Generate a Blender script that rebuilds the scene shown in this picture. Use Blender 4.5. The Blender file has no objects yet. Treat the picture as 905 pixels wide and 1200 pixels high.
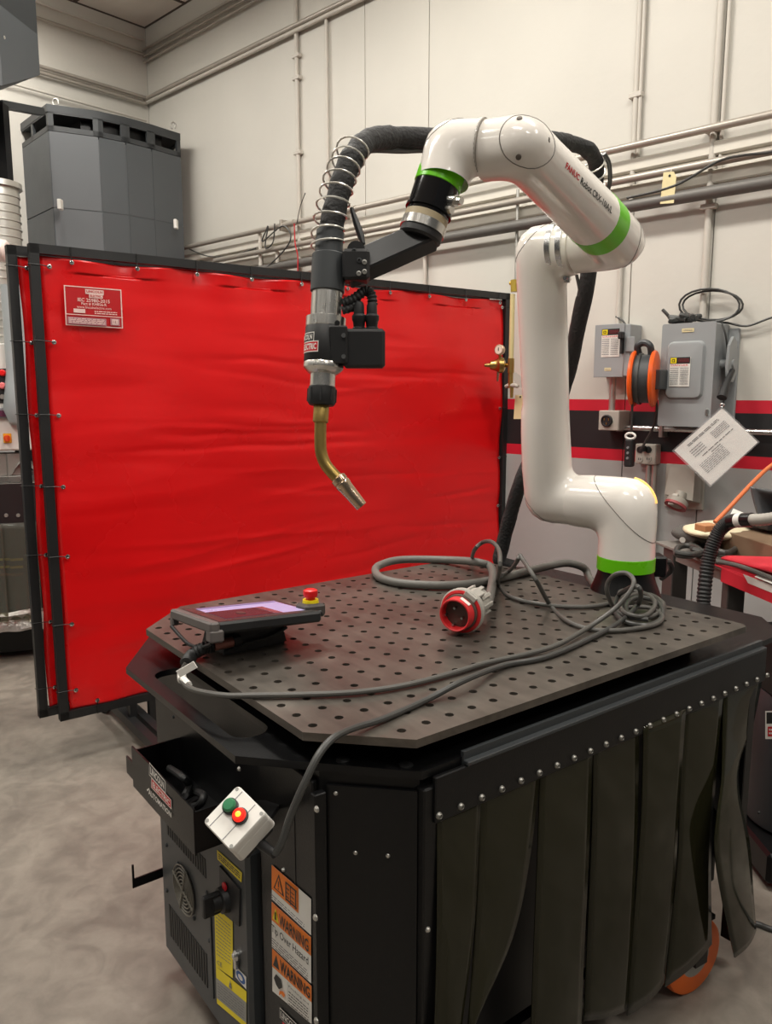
import bpy, math, random
from mathutils import Vector, Matrix, noise
random.seed(7)
V = Vector
SC = bpy.context.scene
COL = SC.collection

# ------------------------------------------------------------------ camera, light, exposure
FPX, CX, CY, PITCH, CAMH = 915.0, 452.5, 600.0, math.radians(8.7), 1.5
cam_d = bpy.data.cameras.new('camera')
cam = bpy.data.objects.new('camera', cam_d); COL.objects.link(cam)
cam.location = (0, 0, CAMH); cam.rotation_euler = (math.pi/2 - PITCH, 0, 0)
cam_d.sensor_fit = 'VERTICAL'; cam_d.sensor_height = 36; cam_d.lens = FPX/1200*36
cam_d.clip_start = 0.05
SC.camera = cam
wd = bpy.data.worlds.new('world'); SC.world = wd; wd.use_nodes = True
wd.node_tree.nodes['Background'].inputs[0].default_value = (1.0, 0.97, 0.92, 1)
wd.node_tree.nodes['Background'].inputs[1].default_value = 0.09
CEIL = 4.5
def area(x, y, z, sx, sy, w, rz=0, up=0):
    l = bpy.data.lights.new('ceiling_lamp', 'AREA'); l.shape = 'RECTANGLE'; l.size = sx; l.size_y = sy
    l.energy = w; l.color = (1.0, 0.965, 0.90)
    o = bpy.data.objects.new('ceiling_lamp', l); COL.objects.link(o); o.location = (x, y, z); o.rotation_euler = (math.pi if up else 0, 0, rz)
LW = math.radians(-43.28)          # direction of the long wall
for i in range(4):
    for j in range(4):
        u = -5.2 + i*2.4; v = 2.15 - j*2.3
        x = u*math.cos(LW) - v*math.sin(LW); y = u*math.sin(LW) + v*math.cos(LW)
        e = (66, 70, 54, 36)[i]*((1.1, .95, .18, .1)[j])           # rows near the camera are dimmed to keep the cart front dark
        area(x, y, CEIL-0.22, 1.2, 0.3, e, LW)
        if j < 2: area(x, y, CEIL-0.2, 1.2, 0.3, e*.22, LW, 1)       # added upward lamp that brightens the ceiling
SC.view_settings.view_transform = 'Standard'; SC.view_settings.look = 'None'
SC.view_settings.gamma = 1; SC.view_settings.use_curve_mapping = False
SC.view_settings.exposure = -0.22

# ------------------------------------------------------------------ measuring helpers
_c, _s = math.cos(PITCH), math.sin(PITCH)
def ray(px, py):
    u = (px-CX)/FPX; v = -(py-CY)/FPX
    return V((u, _c+v*_s, -_s+v*_c))
def at(px, py, D): return V((0, 0, CAMH)) + ray(px, py)*D
def onz(px, py, z):
    r = ray(px, py); return V((0, 0, CAMH)) + r*((z-CAMH)/r.z)
class Frame:
    def __init__(s, o, deg):
        s.o = V((o[0], o[1], 0)); s.a = math.radians(deg)
        s.m = Matrix.Translation(s.o) @ Matrix.Rotation(s.a, 4, 'Z'); s.i = s.m.inverted()
    def w(s, p): return s.m @ V(p)
    def l(s, p): return s.i @ V(p)
    def z(s, px, py, z): return s.l(onz(px, py, z))
    def y(s, px, py, y0):                       # hit the plane local y = y0
        r = s.i.to_3x3() @ ray(px, py); o = s.i @ V((0, 0, CAMH)); return o + r*((y0-o.y)/r.y)
    def x(s, px, py, x0):
        r = s.i.to_3x3() @ ray(px, py); o = s.i @ V((0, 0, CAMH)); return o + r*((x0-o.x)/r.x)
    def at(s, px, py, D): return s.l(at(px, py, D))
G = Frame((0, 0), 0)
CF = Frame((-0.056, 1.1226), 37.2)              # the cart: x along its curtain side, y to the back
nW = V((.6855, .728, 0)).normalized()
WF = Frame(nW*3.75, -43.28)                     # long wall: x to the right, y into the wall
BF = Frame(WF.w((-6.29, 0, 0)), 46.72)          # rear wall: x to the right, y into the wall
SF = Frame(onz(75, 843, .18), 36.6)             # welding screen

# ------------------------------------------------------------------ materials
def srgb(r, g, b):
    f = lambda c: c/12.92 if c <= .04045 else ((c+.055)/1.055)**2.4
    return (f(r/255), f(g/255), f(b/255), 1)
MATS = {}
def mat(name, rgb, rough=.5, metal=0., var=.12, scale=6., bump=0., bscale=60., emit=0., coat=0., spec=.5, rvar=.1):
    if name in MATS: return MATS[name]
    m = bpy.data.materials.new(name); m.use_nodes = True; nt = m.node_tree; N = nt.nodes; L = nt.links
    p = N['Principled BSDF']; c = srgb(*rgb)
    p.inputs['Metallic'].default_value = metal; p.inputs['Roughness'].default_value = rough
    p.inputs['Specular IOR Level'].default_value = spec
    p.inputs['Coat Weight'].default_value = coat
    if emit:
        p.inputs['Emission Color'].default_value = c; p.inputs['Emission Strength'].default_value = emit
    tc = N.new('ShaderNodeTexCoord'); nz = N.new('ShaderNodeTexNoise')
    nz.inputs['Scale'].default_value = scale; nz.inputs['Detail'].default_value = 5
    L.new(tc.outputs['Object'], nz.inputs['Vector'])
    mx = N.new('ShaderNodeMix'); mx.data_type = 'RGBA'
    mx.inputs[6].default_value = tuple(x*(1-var) for x in c[:3])+(1,)
    mx.inputs[7].default_value = tuple(min(1, x*(1+var)) for x in c[:3])+(1,)
    L.new(nz.outputs['Fac'], mx.inputs[0]); L.new(mx.outputs[2], p.inputs['Base Color'])
    mr = N.new('ShaderNodeMapRange'); mr.inputs[3].default_value = max(.02, rough-rvar); mr.inputs[4].default_value = min(1, rough+rvar)
    L.new(nz.outputs['Fac'], mr.inputs[0]); L.new(mr.outputs[0], p.inputs['Roughness'])
    if bump:
        n2 = N.new('ShaderNodeTexNoise'); n2.inputs['Scale'].default_value = bscale; n2.inputs['Detail'].default_value = 4
        L.new(tc.outputs['Object'], n2.inputs['Vector'])
        b = N.new('ShaderNodeBump'); b.inputs['Strength'].default_value = bump; b.inputs['Distance'].default_value = .01
        L.new(n2.outputs['Fac'], b.inputs['Height']); L.new(b.outputs[0], p.inputs['Normal'])
    MATS[name] = m; return m
BLACK = mat('black_powder_coat', (15, 15, 16), .34, spec=.3, bump=.05, bscale=300)
BLACKM = mat('black_plastic', (30, 30, 31), .5)
FRAME = mat('black_frame_steel', (30, 30, 31), .45)
CHAR = mat('charcoal_metal', (55, 58, 60), .45)
CTRL = mat('controller_grey', (58, 61, 63), .42)
COLL = mat('collector_lit_grey', (92, 95, 98), .5, var=.05)  # lighter copy: light put into the colour of the collector's lit face
COLLD = mat('duct_and_shaded_panel_grey', (78, 82, 85), .5, var=.05)  # darker copy for the shaded panels; also the body and duct transition
WHITE = mat('robot_white', (240, 234, 226), .16, var=.02, coat=.4)
GREEN = mat('robot_green', (104, 200, 10), .3, var=.03)
STEEL = mat('bright_steel', (200, 200, 198), .25, 1.)
CHROME = mat('machined_aluminium', (215, 213, 208), .28, 1., var=.05)
ZINC = mat('galvanised_steel', (190, 188, 182), .42, .85)
BRASS = mat('brass', (176, 148, 88), .3, 1.)
BRASSD = mat('worn_brass', (172, 146, 84), .38, .9)
COPPER = mat('nozzle_nickel', (205, 180, 155), .25, 1.)
PIPE = mat('painted_pipe', (196, 190, 180), .45, var=.08)
PIPED = mat('bare_pipe', (172, 164, 154), .35, .35, var=.1)
DUCTPIPE = mat('dark_iron_pipe', (105, 102, 98), .5, .3, var=.2)
HOSE = mat('black_hose_fabric', (34, 33, 33), .75, bump=.5, bscale=120)
RUBBER = mat('black_rubber', (34, 34, 34), .55)
CABLE = mat('grey_cable', (105, 103, 98), .5)
CABLEM = mat('mid_grey_cable', (80, 78, 74), .45)
CABLED = mat('dark_cable', (62, 62, 60), .42)
REDP = mat('red_plug_plastic', (206, 40, 44), .4, var=.06)
GREYP = mat('grey_plastic', (170, 166, 158), .5)
BOXG = mat('enclosure_grey', (146, 149, 150), .4, var=.06)
BOXB = mat('beige_grey_metal', (172, 166, 156), .45, var=.12)
ORANGE = mat('orange_paint', (236, 96, 28), .35, var=.06)
WARN = mat('warning_orange', (232, 122, 30), .5, var=.03)
YEL = mat('label_yellow', (232, 210, 20), .5, var=.04)
WHT = mat('label_white', (226, 223, 216), .5, var=.03)
INK = mat('ink_black', (18, 18, 18), .5)
INKR = mat('ink_red', (196, 22, 36), .45, var=.03)
SIL = mat('label_silver', (150, 150, 145), .4, .3)
BLUEL = mat('label_blue', (40, 90, 160), .5)
PAPER = mat('paper', (228, 226, 220), .35, var=.04)
PGREY = mat('print_grey', (120, 120, 122), .6)
TAGP = mat('manila_tag', (222, 208, 160), .6)
CREAM = mat('cream_leather', (222, 212, 180), .7, bump=.3, bscale=40)
CAP = mat('grey_cap_cloth', (92, 90, 86), .8, bump=.4, bscale=200)
REDC = mat('red_case_cloth', (206, 40, 56), .5, var=.08)
ESTR = mat('estop_red', (225, 25, 25), .35, var=.03)
LAMPR = mat('red_lamp_lens', (235, 40, 25), .25, emit=.8)
LAMPC = mat('red_lamp_filament', (255, 170, 40), .3, emit=2.5)
LAMPG = mat('green_button', (48, 120, 80), .3)
GLOWO = mat('orange_status_light', (255, 196, 110), .3, emit=1.1)
SCRW = mat('screen_lavender', (170, 162, 205), .3, emit=.14, var=.02)
SCRD = mat('screen_dark', (52, 48, 54), .25, emit=.06, var=.02)
SCRR = mat('screen_red', (128, 84, 90), .2, emit=.12, var=.02)
STAND = mat('bench_steel', (74, 70, 67), .5)
BENCHT = mat('bench_top', (128, 124, 118), .5)
ORC = mat('orange_cord', (222, 120, 70), .5)
WBOX = mat('white_machine_paint', (222, 220, 214), .4, var=.03)
FOIL = mat('crumpled_plastic', (170, 166, 160), .2, .3, bump=.8, bscale=30)
BROWN = mat('brown_box', (120, 98, 76), .7)
WOOD = mat('tan_block', (186, 130, 86), .6)

def wall_mat():
    m = bpy.data.materials.new('painted_wall'); m.use_nodes = True; nt = m.node_tree; N = nt.nodes; L = nt.links
    p = N['Principled BSDF']; p.inputs['Roughness'].default_value = .55
    g = N.new('ShaderNodeNewGeometry'); sp = N.new('ShaderNodeSeparateXYZ'); L.new(g.outputs['Position'], sp.inputs[0])
    nz = N.new('ShaderNodeTexNoise'); nz.inputs['Scale'].default_value = 1.4; nz.inputs['Detail'].default_value = 6
    L.new(g.outputs['Position'], nz.inputs['Vector'])
    rp = N.new('ShaderNodeValToRGB'); rp.color_ramp.interpolation = 'CONSTANT'
    mr = N.new('ShaderNodeMath'); mr.operation = 'DIVIDE'; mr.inputs[1].default_value = 5.0
    L.new(sp.outputs[2], mr.inputs[0]); L.new(mr.outputs[0], rp.inputs[0])
    E = rp.color_ramp.elements
    E[0].position = 0; E[0].color = srgb(172, 172, 170)
    E[1].position = 1.137/5; E[1].color = srgb(205, 24, 48)
    for z, c in ((1.192, (30, 28, 30)), (1.400, (205, 24, 48)), (1.455, (206, 202, 193))):
        e = E.new(z/5); e.color = srgb(*c)
    mx = N.new('ShaderNodeMix'); mx.data_type = 'RGBA'; mx.blend_type = 'MULTIPLY'; mx.inputs[0].default_value = 1
    r2 = N.new('ShaderNodeMapRange'); r2.inputs[1].default_value = .3; r2.inputs[2].default_value = .7; r2.inputs[3].default_value = .93; r2.inputs[4].default_value = 1.0
    L.new(nz.outputs['Fac'], r2.inputs[0]); L.new(rp.outputs[0], mx.inputs[6]); L.new(r2.outputs[0], mx.inputs[7])
    L.new(mx.outputs[2], p.inputs['Base Color'])
    n2 = N.new('ShaderNodeTexNoise'); n2.inputs['Scale'].default_value = 25; L.new(g.outputs['Position'], n2.inputs['Vector'])
    b = N.new('ShaderNodeBump'); b.inputs['Strength'].default_value = .08; b.inputs['Distance'].default_value = .01
    L.new(n2.outputs['Fac'], b.inputs['Height']); L.new(b.outputs[0], p.inputs['Normal'])
    return m
WALL = wall_mat()
def floor_mat():
    m = bpy.data.materials.new('stained_concrete'); m.use_nodes = True; nt = m.node_tree; N = nt.nodes; L = nt.links
    p = N['Principled BSDF']
    g = N.new('ShaderNodeNewGeometry')
    a = N.new('ShaderNodeTexNoise'); a.inputs['Scale'].default_value = 2.2; a.inputs['Detail'].default_value = 8; a.inputs['Roughness'].default_value = .65
    b = N.new('ShaderNodeTexNoise'); b.inputs['Scale'].default_value = 9; b.inputs['Detail'].default_value = 8; b.inputs['Distortion'].default_value = 1.2
    for n in (a, b): L.new(g.outputs['Position'], n.inputs['Vector'])
    r = N.new('ShaderNodeValToRGB'); E = r.color_ramp.elements
    E[0].position = .32; E[0].color = srgb(112, 104, 96); E[1].position = .68; E[1].color = srgb(152, 144, 133)
    L.new(a.outputs['Fac'], r.inputs[0])
    r2 = N.new('ShaderNodeValToRGB'); E = r2.color_ramp.elements
    E[0].position = .36; E[0].color = (.72, .72, .72, 1); E[1].position = .6; E[1].color = (1, 1, 1, 1)
    L.new(b.outputs['Fac'], r2.inputs[0])
    mx = N.new('ShaderNodeMix'); mx.data_type = 'RGBA'; mx.blend_type = 'MULTIPLY'; mx.inputs[0].default_value = .8
    L.new(r.outputs[0], mx.inputs[6]); L.new(r2.outputs[0], mx.inputs[7]); L.new(mx.outputs[2], p.inputs['Base Color'])
    mr = N.new('ShaderNodeMapRange'); mr.inputs[3].default_value = .35; mr.inputs[4].default_value = .65
    L.new(b.outputs['Fac'], mr.inputs[0]); L.new(mr.outputs[0], p.inputs['Roughness'])
    return m
def table_mat():
    m = bpy.data.materials.new('oiled_steel_plate'); m.use_nodes = True; nt = m.node_tree; N = nt.nodes; L = nt.links
    p = N['Principled BSDF']; p.inputs['Metallic'].default_value = .55
    tc = N.new('ShaderNodeTexCoord')
    a = N.new('ShaderNodeTexNoise'); a.inputs['Scale'].default_value = 5; a.inputs['Detail'].default_value = 8; a.inputs['Roughness'].default_value = .7
    b = N.new('ShaderNodeTexNoise'); b.inputs['Scale'].default_value = 40; b.inputs['Detail'].default_value = 6
    mp = N.new('ShaderNodeMapping'); mp.inputs['Scale'].default_value = (1, .12, 1)
    L.new(tc.outputs['Object'], a.inputs['Vector']); L.new(tc.outputs['Object'], mp.inputs[0]); L.new(mp.outputs[0], b.inputs['Vector'])
    r = N.new('ShaderNodeValToRGB'); E = r.color_ramp.elements
    E[0].position = .3; E[0].color = srgb(64, 59, 54); E[1].position = .7; E[1].color = srgb(118, 111, 103)
    mx = N.new('ShaderNodeMath'); mx.operation = 'MULTIPLY_ADD'; mx.inputs[1].default_value = .35
    ad = N.new('ShaderNodeMath'); ad.operation = 'MULTIPLY'; ad.inputs[1].default_value = .65
    L.new(b.outputs['Fac'], mx.inputs[0]); L.new(a.outputs['Fac'], ad.inputs[0]); L.new(ad.outputs[0], mx.inputs[2])
    L.new(mx.outputs[0], r.inputs[0]); L.new(r.outputs[0], p.inputs['Base Color'])
    mr = N.new('ShaderNodeMapRange'); mr.inputs[3].default_value = .26; mr.inputs[4].default_value = .52
    L.new(a.outputs['Fac'], mr.inputs[0]); L.new(mr.outputs[0], p.inputs['Roughness'])
    return m
def clear_mat(name, rgb, alpha, rough=.12):
    m = bpy.data.materials.new(name); m.use_nodes = True; nt = m.node_tree; N = nt.nodes; L = nt.links
    p = N['Principled BSDF']; p.inputs['Base Color'].default_value = srgb(*rgb); p.inputs['Roughness'].default_value = rough; p.inputs['Specular IOR Level'].default_value = .35
    nz = N.new('ShaderNodeTexNoise'); nz.inputs['Scale'].default_value = 4
    tc = N.new('ShaderNodeTexCoord'); L.new(tc.outputs['Object'], nz.inputs['Vector'])
    b = N.new('ShaderNodeBump'); b.inputs['Strength'].default_value = .25; b.inputs['Distance'].default_value = .01
    L.new(nz.outputs['Fac'], b.inputs['Height']); L.new(b.outputs[0], p.inputs['Normal'])
    t = N.new('ShaderNodeBsdfTransparent'); t.inputs[0].default_value = tuple(min(1, x*4) for x in srgb(*rgb)[:3])+(1,)
    mx = N.new('ShaderNodeMixShader'); mx.inputs[0].default_value = alpha
    L.new(t.outputs[0], mx.inputs[1]); L.new(p.outputs[0], mx.inputs[2]); L.new(mx.outputs[0], N['Material Output'].inputs[0])
    return m
FLOOR = floor_mat(); TABLE = table_mat()
VINYL = clear_mat('smoke_tinted_vinyl', (38, 37, 23), .86, .08)
CLEARV = clear_mat('clear_vinyl', (120, 120, 112), .35, .12)
def red_mat():
    m = mat('red_welding_vinyl', (226, 18, 22), .28, var=.1, scale=1.5, bump=.12, bscale=5)
    return m
REDV = red_mat()

# ------------------------------------------------------------------ mesh builder
def perp(d):
    d = d.normalized(); a = V((0, 0, 1)) if abs(d.z) < .9 else V((1, 0, 0))
    u = d.cross(a).normalized(); return u, d.cross(u).normalized()
def spline(P, n=8, closed=False):
    P = [V(p) for p in P]; out = []
    for i in range(len(P)-1):
        p0 = P[max(i-1, 0)]; p1 = P[i]; p2 = P[i+1]; p3 = P[min(i+2, len(P)-1)]
        for k in range(n):
            t = k/n
            out.append(.5*((2*p1)+(p2-p0)*t+(2*p0-5*p1+4*p2-p3)*t*t+(3*p1-p0-3*p2+p3)*t**3))
    out.append(P[-1]); return out
class MB:
    def __init__(s): s.v = []; s.f = []; s.m = []
    def add(s, vs, fs, mi=0):
        o = len(s.v); s.v += [V(v) for v in vs]; s.f += [tuple(i+o for i in f) for f in fs]; s.m += [mi]*len(fs); return s
    def box(s, lo, hi, mi=0, M=None, ch=0):
        (x0, y0, z0), (x1, y1, z1) = lo, hi
        if ch:
            c = ch
            xs = (x0, x0+c, x1-c, x1); pts = {}
            vs = []; 
            def q(ax):
                r = []
                return r
            # chamfered box: 24 verts
            idx = {}
            fs = []
            for i, X in enumerate((x0, x1)):
                for j, Y in enumerate((y0, y1)):
                    for k, Z in enumerate((z0, z1)):
                        dx = c if i == 0 else -c; dy = c if j == 0 else -c; dz = c if k == 0 else -c
                        idx[i, j, k] = len(vs); vs += [(X, Y+dy, Z+dz), (X+dx, Y, Z+dz), (X+dx, Y+dy, Z)]
            I = lambda i, j, k, a: idx[i, j, k]+a
            for i in (0, 1): fs.append([I(i, 0, 0, 0), I(i, 1, 0, 0), I(i, 1, 1, 0), I(i, 0, 1, 0)][::(-1 if i == 0 else 1)])
            for j in (0, 1): fs.append([I(0, j, 0, 1), I(0, j, 1, 1), I(1, j, 1, 1), I(1, j, 0, 1)][::(-1 if j == 0 else 1)])
            for k in (0, 1): fs.append([I(0, 0, k, 2), I(1, 0, k, 2), I(1, 1, k, 2), I(0, 1, k, 2)][::(-1 if k == 0 else 1)])
            for i in (0, 1):
                for j in (0, 1): fs.append([I(i, j, 0, 0), I(i, j, 1, 0), I(i, j, 1, 1), I(i, j, 0, 1)])
                for k in (0, 1): fs.append([I(i, 0, k, 0), I(i, 1, k, 0), I(i, 1, k, 2), I(i, 0, k, 2)])
            for j in (0, 1):
                for k in (0, 1): fs.append([I(0, j, k, 1), I(1, j, k, 1), I(1, j, k, 2), I(0, j, k, 2)])
            for key in idx: b = idx[key]; fs.append([b, b+1, b+2])
        else:
            vs = [(x0, y0, z0), (x1, y0, z0), (x1, y1, z0), (x0, y1, z0), (x0, y0, z1), (x1, y0, z1), (x1, y1, z1), (x0, y1, z1)]
            fs = [(0, 3, 2, 1), (4, 5, 6, 7), (0, 1, 5, 4), (1, 2, 6, 5), (2, 3, 7, 6), (3, 0, 4, 7)]
        vs = [V(v) for v in vs]
        if M is not None: vs = [M @ v for v in vs]
        return s.add(vs, fs, mi)
    def obox(s, c, ux, uy, uz, sx, sy, sz, mi=0, ch=0):   # oriented box, half sizes
        M = Matrix((( *V(ux).normalized(), 0), (*V(uy).normalized(), 0), (*V(uz).normalized(), 0), (0, 0, 0, 1))).transposed()
        M.translation = V(c)
        return s.box((-sx, -sy, -sz), (sx, sy, sz), mi, M, ch)
    def loft(s, rings, mi=0, cap0=True, cap1=True, closed=True):
        n = len(rings[0]); o = len(s.v); fs = []
        for r in rings: s.v += [V(p) for p in r]
        k = n if closed else n-1
        for i in range(len(rings)-1):
            for j in range(k):
                a = o+i*n+j; b = o+i*n+(j+1) % n; fs.append((a, b, b+n, a+n))
        if cap0: fs.append(tuple(o+j for j in reversed(range(n))))
        if cap1: fs.append(tuple(o+(len(rings)-1)*n+j for j in range(n)))
        s.f += fs; s.m += [mi]*len(fs); return s
    def tube(s, P, r, seg=10, mi=0, caps=True):
        P = [V(p) for p in P]; rings = []; u = None
        for i, p in enumerate(P):
            d = (P[min(i+1, len(P)-1)]-P[max(i-1, 0)]).normalized()
            if u is None: u, _ = perp(d)
            u = (u-d*u.dot(d))
            u = u.normalized() if u.length > 1e-6 else perp(d)[0]
            w = d.cross(u); rr = r[i] if isinstance(r, (list, tuple)) else r
            rings.append([p+(u*math.cos(2*math.pi*k/seg)+w*math.sin(2*math.pi*k/seg))*rr for k in range(seg)])
        return s.loft(rings, mi, caps, caps)
    def cyl(s, a, b, r0, r1=None, seg=20, mi=0): return s.tube([a, b], [r0, r0 if r1 is None else r1], seg, mi)
    def lathe(s, o, d, prof, seg=24, mi=0, caps=True):     # prof: (distance along d, radius)
        o = V(o); d = V(d).normalized(); u, w = perp(d); rings = []
        for t, r in prof:
            rings.append([o+d*t+(u*math.cos(2*math.pi*k/seg)+w*math.sin(2*math.pi*k/seg))*max(r, 1e-4) for k in range(seg)])
        return s.loft(rings, mi, caps, caps)
    def prism(s, poly, z0, z1, mi=0):
        n = len(poly); vs = [(p[0], p[1], z0) for p in poly]+[(p[0], p[1], z1) for p in poly]
        fs = [tuple(reversed(range(n))), tuple(range(n, 2*n))]+[(i, (i+1) % n, (i+1) % n+n, i+n) for i in range(n)]
        return s.add(vs, fs, mi)
    def slab(s, pts, t, mi=0):                               # planar outline pts (3D) given thickness vector t
        n = len(pts); P = [V(p) for p in pts]; t = V(t)
        return s.add(P+[p+t for p in P], [tuple(reversed(range(n))), tuple(range(n, 2*n))]+[(i, (i+1) % n, (i+1) % n+n, i+n) for i in range(n)], mi)
    def sphere(s, c, r, mi=0, seg=16, sq=(1, 1, 1)):
        rings = []
        for i in range(seg//2+1):
            ph = math.pi*i/(seg//2); rr = max(math.sin(ph), 1e-3)
            rings.append([V(c)+V((r*sq[0]*rr*math.cos(2*math.pi*k/seg), r*sq[1]*rr*math.sin(2*math.pi*k/seg), -r*sq[2]*math.cos(ph))) for k in range(seg)])
        return s.loft(rings, mi)
    def grid(s, fn, nu, nv, mi=0):
        vs = [fn(i/nu, j/nv) for j in range(nv+1) for i in range(nu+1)]
        fs = [(j*(nu+1)+i, j*(nu+1)+i+1, (j+1)*(nu+1)+i+1, (j+1)*(nu+1)+i) for j in range(nv) for i in range(nu)]
        return s.add(vs, fs, mi)
    def mesh(s, name, mats, shift=V((0, 0, 0)), M=None, ang=35):
        me = bpy.data.meshes.new(name)
        vs = [(M @ v if M is not None else v)-shift for v in s.v]
        me.from_pydata([tuple(v) for v in vs], [], s.f)
        for m in (mats if isinstance(mats, (list, tuple)) else [mats]): me.materials.append(m)
        me.polygons.foreach_set('material_index', s.m)
        me.polygons.foreach_set('use_smooth', [True]*len(me.polygons))
        me.update(); me.validate()
        me.set_sharp_from_angle(angle=math.radians(ang))
        return me
def solid(o, t, off=0):
    m = o.modifiers.new('thickness', 'SOLIDIFY'); m.thickness = t; m.offset = off; return o
class Thing:                                                  # an Empty at the thing's base that parents its parts
    def __init__(s, name, label, cat, fr, base, group=None, kind=None):
        o = bpy.data.objects.new(name, None); COL.objects.link(o); o.empty_display_size = .05
        s.o = o; s.fr = fr; s.base = V(base)
        o.location = fr.w(base); o.rotation_euler = (0, 0, fr.a)
        if kind: o['kind'] = kind
        else: o['label'] = label; o['category'] = cat
        if group: o['group'] = group
    def part(s, name, mb, mats, parent=None, label=None, kind=None, world=False, ang=35, at=None):
        M = s.fr.i if world else None
        sh = s.base.copy()
        if at is not None: sh += V(at)
        me = mb.mesh(name, mats, sh, M, ang)
        o = bpy.data.objects.new(name, me); COL.objects.link(o); o.parent = parent or s.o
        if at is not None: o.location = at
        if label: o['label'] = label
        if kind: o['kind'] = kind
        return o
    def copy(s, o, loc, parent=None, rot=None):               # a further part sharing mesh data
        c = o.copy(); COL.objects.link(c); c.location = loc; c.parent = parent or o.parent
        if rot: c.rotation_euler = rot
        return c
def solo(name, label, cat, fr, base, mb, mats, group=None, world=False, ang=35, kind=None):
    me = mb.mesh(name, mats, V(base), fr.i if world else None, ang)
    o = bpy.data.objects.new(name, me); COL.objects.link(o)
    o.location = fr.w(base); o.rotation_euler = (0, 0, fr.a)
    if kind: o['kind'] = kind
    if label: o['label'] = label
    if cat: o['category'] = cat
    if group: o['group'] = group
    return o

# ------------------------------------------------------------------ flat print on surfaces
_TX = {}
def text2d(s, bold=0.):
    if (s, bold) in _TX: return _TX[s, bold]
    cu = bpy.data.curves.new('t', 'FONT'); cu.body = s; cu.size = 1; cu.offset = bold; cu.resolution_u = 2
    o = bpy.data.objects.new('t', cu); COL.objects.link(o)
    dg = bpy.context.evaluated_depsgraph_get(); dg.update()
    me = bpy.data.meshes.new_from_object(o.evaluated_get(dg))
    vs = [v.co.copy() for v in me.vertices]; fs = [tuple(p.vertices) for p in me.polygons]
    bpy.data.objects.remove(o); bpy.data.curves.remove(cu); bpy.data.meshes.remove(me)
    x0 = min(v.x for v in vs); x1 = max(v.x for v in vs); y0 = min(v.y for v in vs); y1 = max(v.y for v in vs)
    vs = [((v.x-x0)/(x1-x0), (v.y-y0)/(y1-y0)) for v in vs]
    _TX[s, bold] = (vs, fs, (x1-x0)/(y1-y0)); return _TX[s, bold]
class Decal:                                                 # quad TL, TR, BR, BL; items in u (right), v (up) 0..1
    def __init__(s, TL, TR, BR, BL, lift=.0006, fn=None):
        s.q = [V(p) for p in (TL, TR, BR, BL)]; s.mb = MB(); s.k = 0; s.lift = lift
        s.n = (s.q[3]-s.q[0]).cross(s.q[1]-s.q[0]).normalized(); s.fn = fn
    def p(s, u, v, h):
        if s.fn: return s.fn(u, v, h)
        a = s.q[0].lerp(s.q[1], u); b = s.q[3].lerp(s.q[2], u); return b.lerp(a, v)+s.n*h
    def poly(s, uv, mi): s.k += 1; s.mb.add([s.p(u, v, s.lift*s.k) for u, v in uv], [tuple(range(len(uv)))], mi); return s
    def rect(s, u0, v0, u1, v1, mi, n=1):
        s.k += 1; h = s.lift*s.k
        for i in range(n):
            a = u0+(u1-u0)*i/n; b = u0+(u1-u0)*(i+1)/n
            s.mb.add([s.p(a, v0, h), s.p(b, v0, h), s.p(b, v1, h), s.p(a, v1, h)], [(0, 1, 2, 3)], mi)
        return s
    def frame(s, u0, v0, u1, v1, w, h, mi):
        s.rect(u0, v0, u1, v0+h, mi); s.rect(u0, v1-h, u1, v1, mi); s.rect(u0, v0, u0+w, v1, mi); s.rect(u1-w, v0, u1, v1, mi); return s
    def text(s, t, u0, v0, u1, v1, mi, bold=.0):
        s.k += 1; vs, fs, _ = text2d(t, bold)
        s.mb.add([s.p(u0+(u1-u0)*x, v0+(v1-v0)*y, s.lift*s.k) for x, y in vs], fs, mi); return s
    def lines(s, u0, v0, u1, v1, n, mi, frac=.45, seed=1):
        rr = random.Random(seed); s.k += 1; h = s.lift*s.k
        for i in range(n):
            a = v0+(v1-v0)*(i+.25)/n; b = a+(v1-v0)/n*frac; x = u0
            while x < u1-.01:
                w = (u1-u0)*rr.uniform(.06, .2); e = min(x+w, u1)
                s.mb.add([s.p(x, a, h), s.p(e, a, h), s.p(e, b, h), s.p(x, b, h)], [(0, 1, 2, 3)], mi); x = e+(u1-u0)*.025
            if rr.random() < .3: pass
        return s

# ================================================================== SETTING
def struct(name, mb, mats, fr=G, base=(0, 0, 0), ang=35): return solo(name, None, None, fr, base, mb, mats, kind='structure', ang=ang)
def child(name, mb, mats, parent, base=(0, 0, 0), label=None, ang=35, kind=None):
    o = bpy.data.objects.new(name, mb.mesh(name, mats, V(base), None, ang)); COL.objects.link(o); o.parent = parent
    if label: o['label'] = label
    if kind: o['kind'] = kind
    return o
struct('floor', MB().prism([WF.w(p)[:2] for p in ((-6.35, -10, 0), (4, -10, 0), (4, .2, 0), (-6.35, .2, 0))], -.1, 0), FLOOR)
wr = struct('wall_right', MB().box((-6.29, .008, 0), (4, .18, CEIL)), mat('wall_groove', (120, 116, 108), .7), WF)
edges = [-6.29, -3.712, -3.185, -1.862, -1.466, -.2, 1.3, 4]
for i in range(len(edges)-1):
    child('wall_panel', MB().box((edges[i]+.003, 0, 0), (edges[i+1]-.003, .01, CEIL)), WALL, wr)
struct('wall_back', MB().box((-7, 0, 0), (.0, .15, CEIL)), WALL, BF)
TILE = mat('ceiling_tile', (226, 220, 210), .9, var=.06, bump=.25, bscale=160)
TBAR = mat('ceiling_grid_brown', (84, 74, 64), .6)
ce = struct('ceiling', MB().box((-6.35, -10, CEIL+.02), (4, .2, CEIL+.1)), mat('ceiling_board', (205, 196, 182), .9), WF)
tb = MB()
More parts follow.
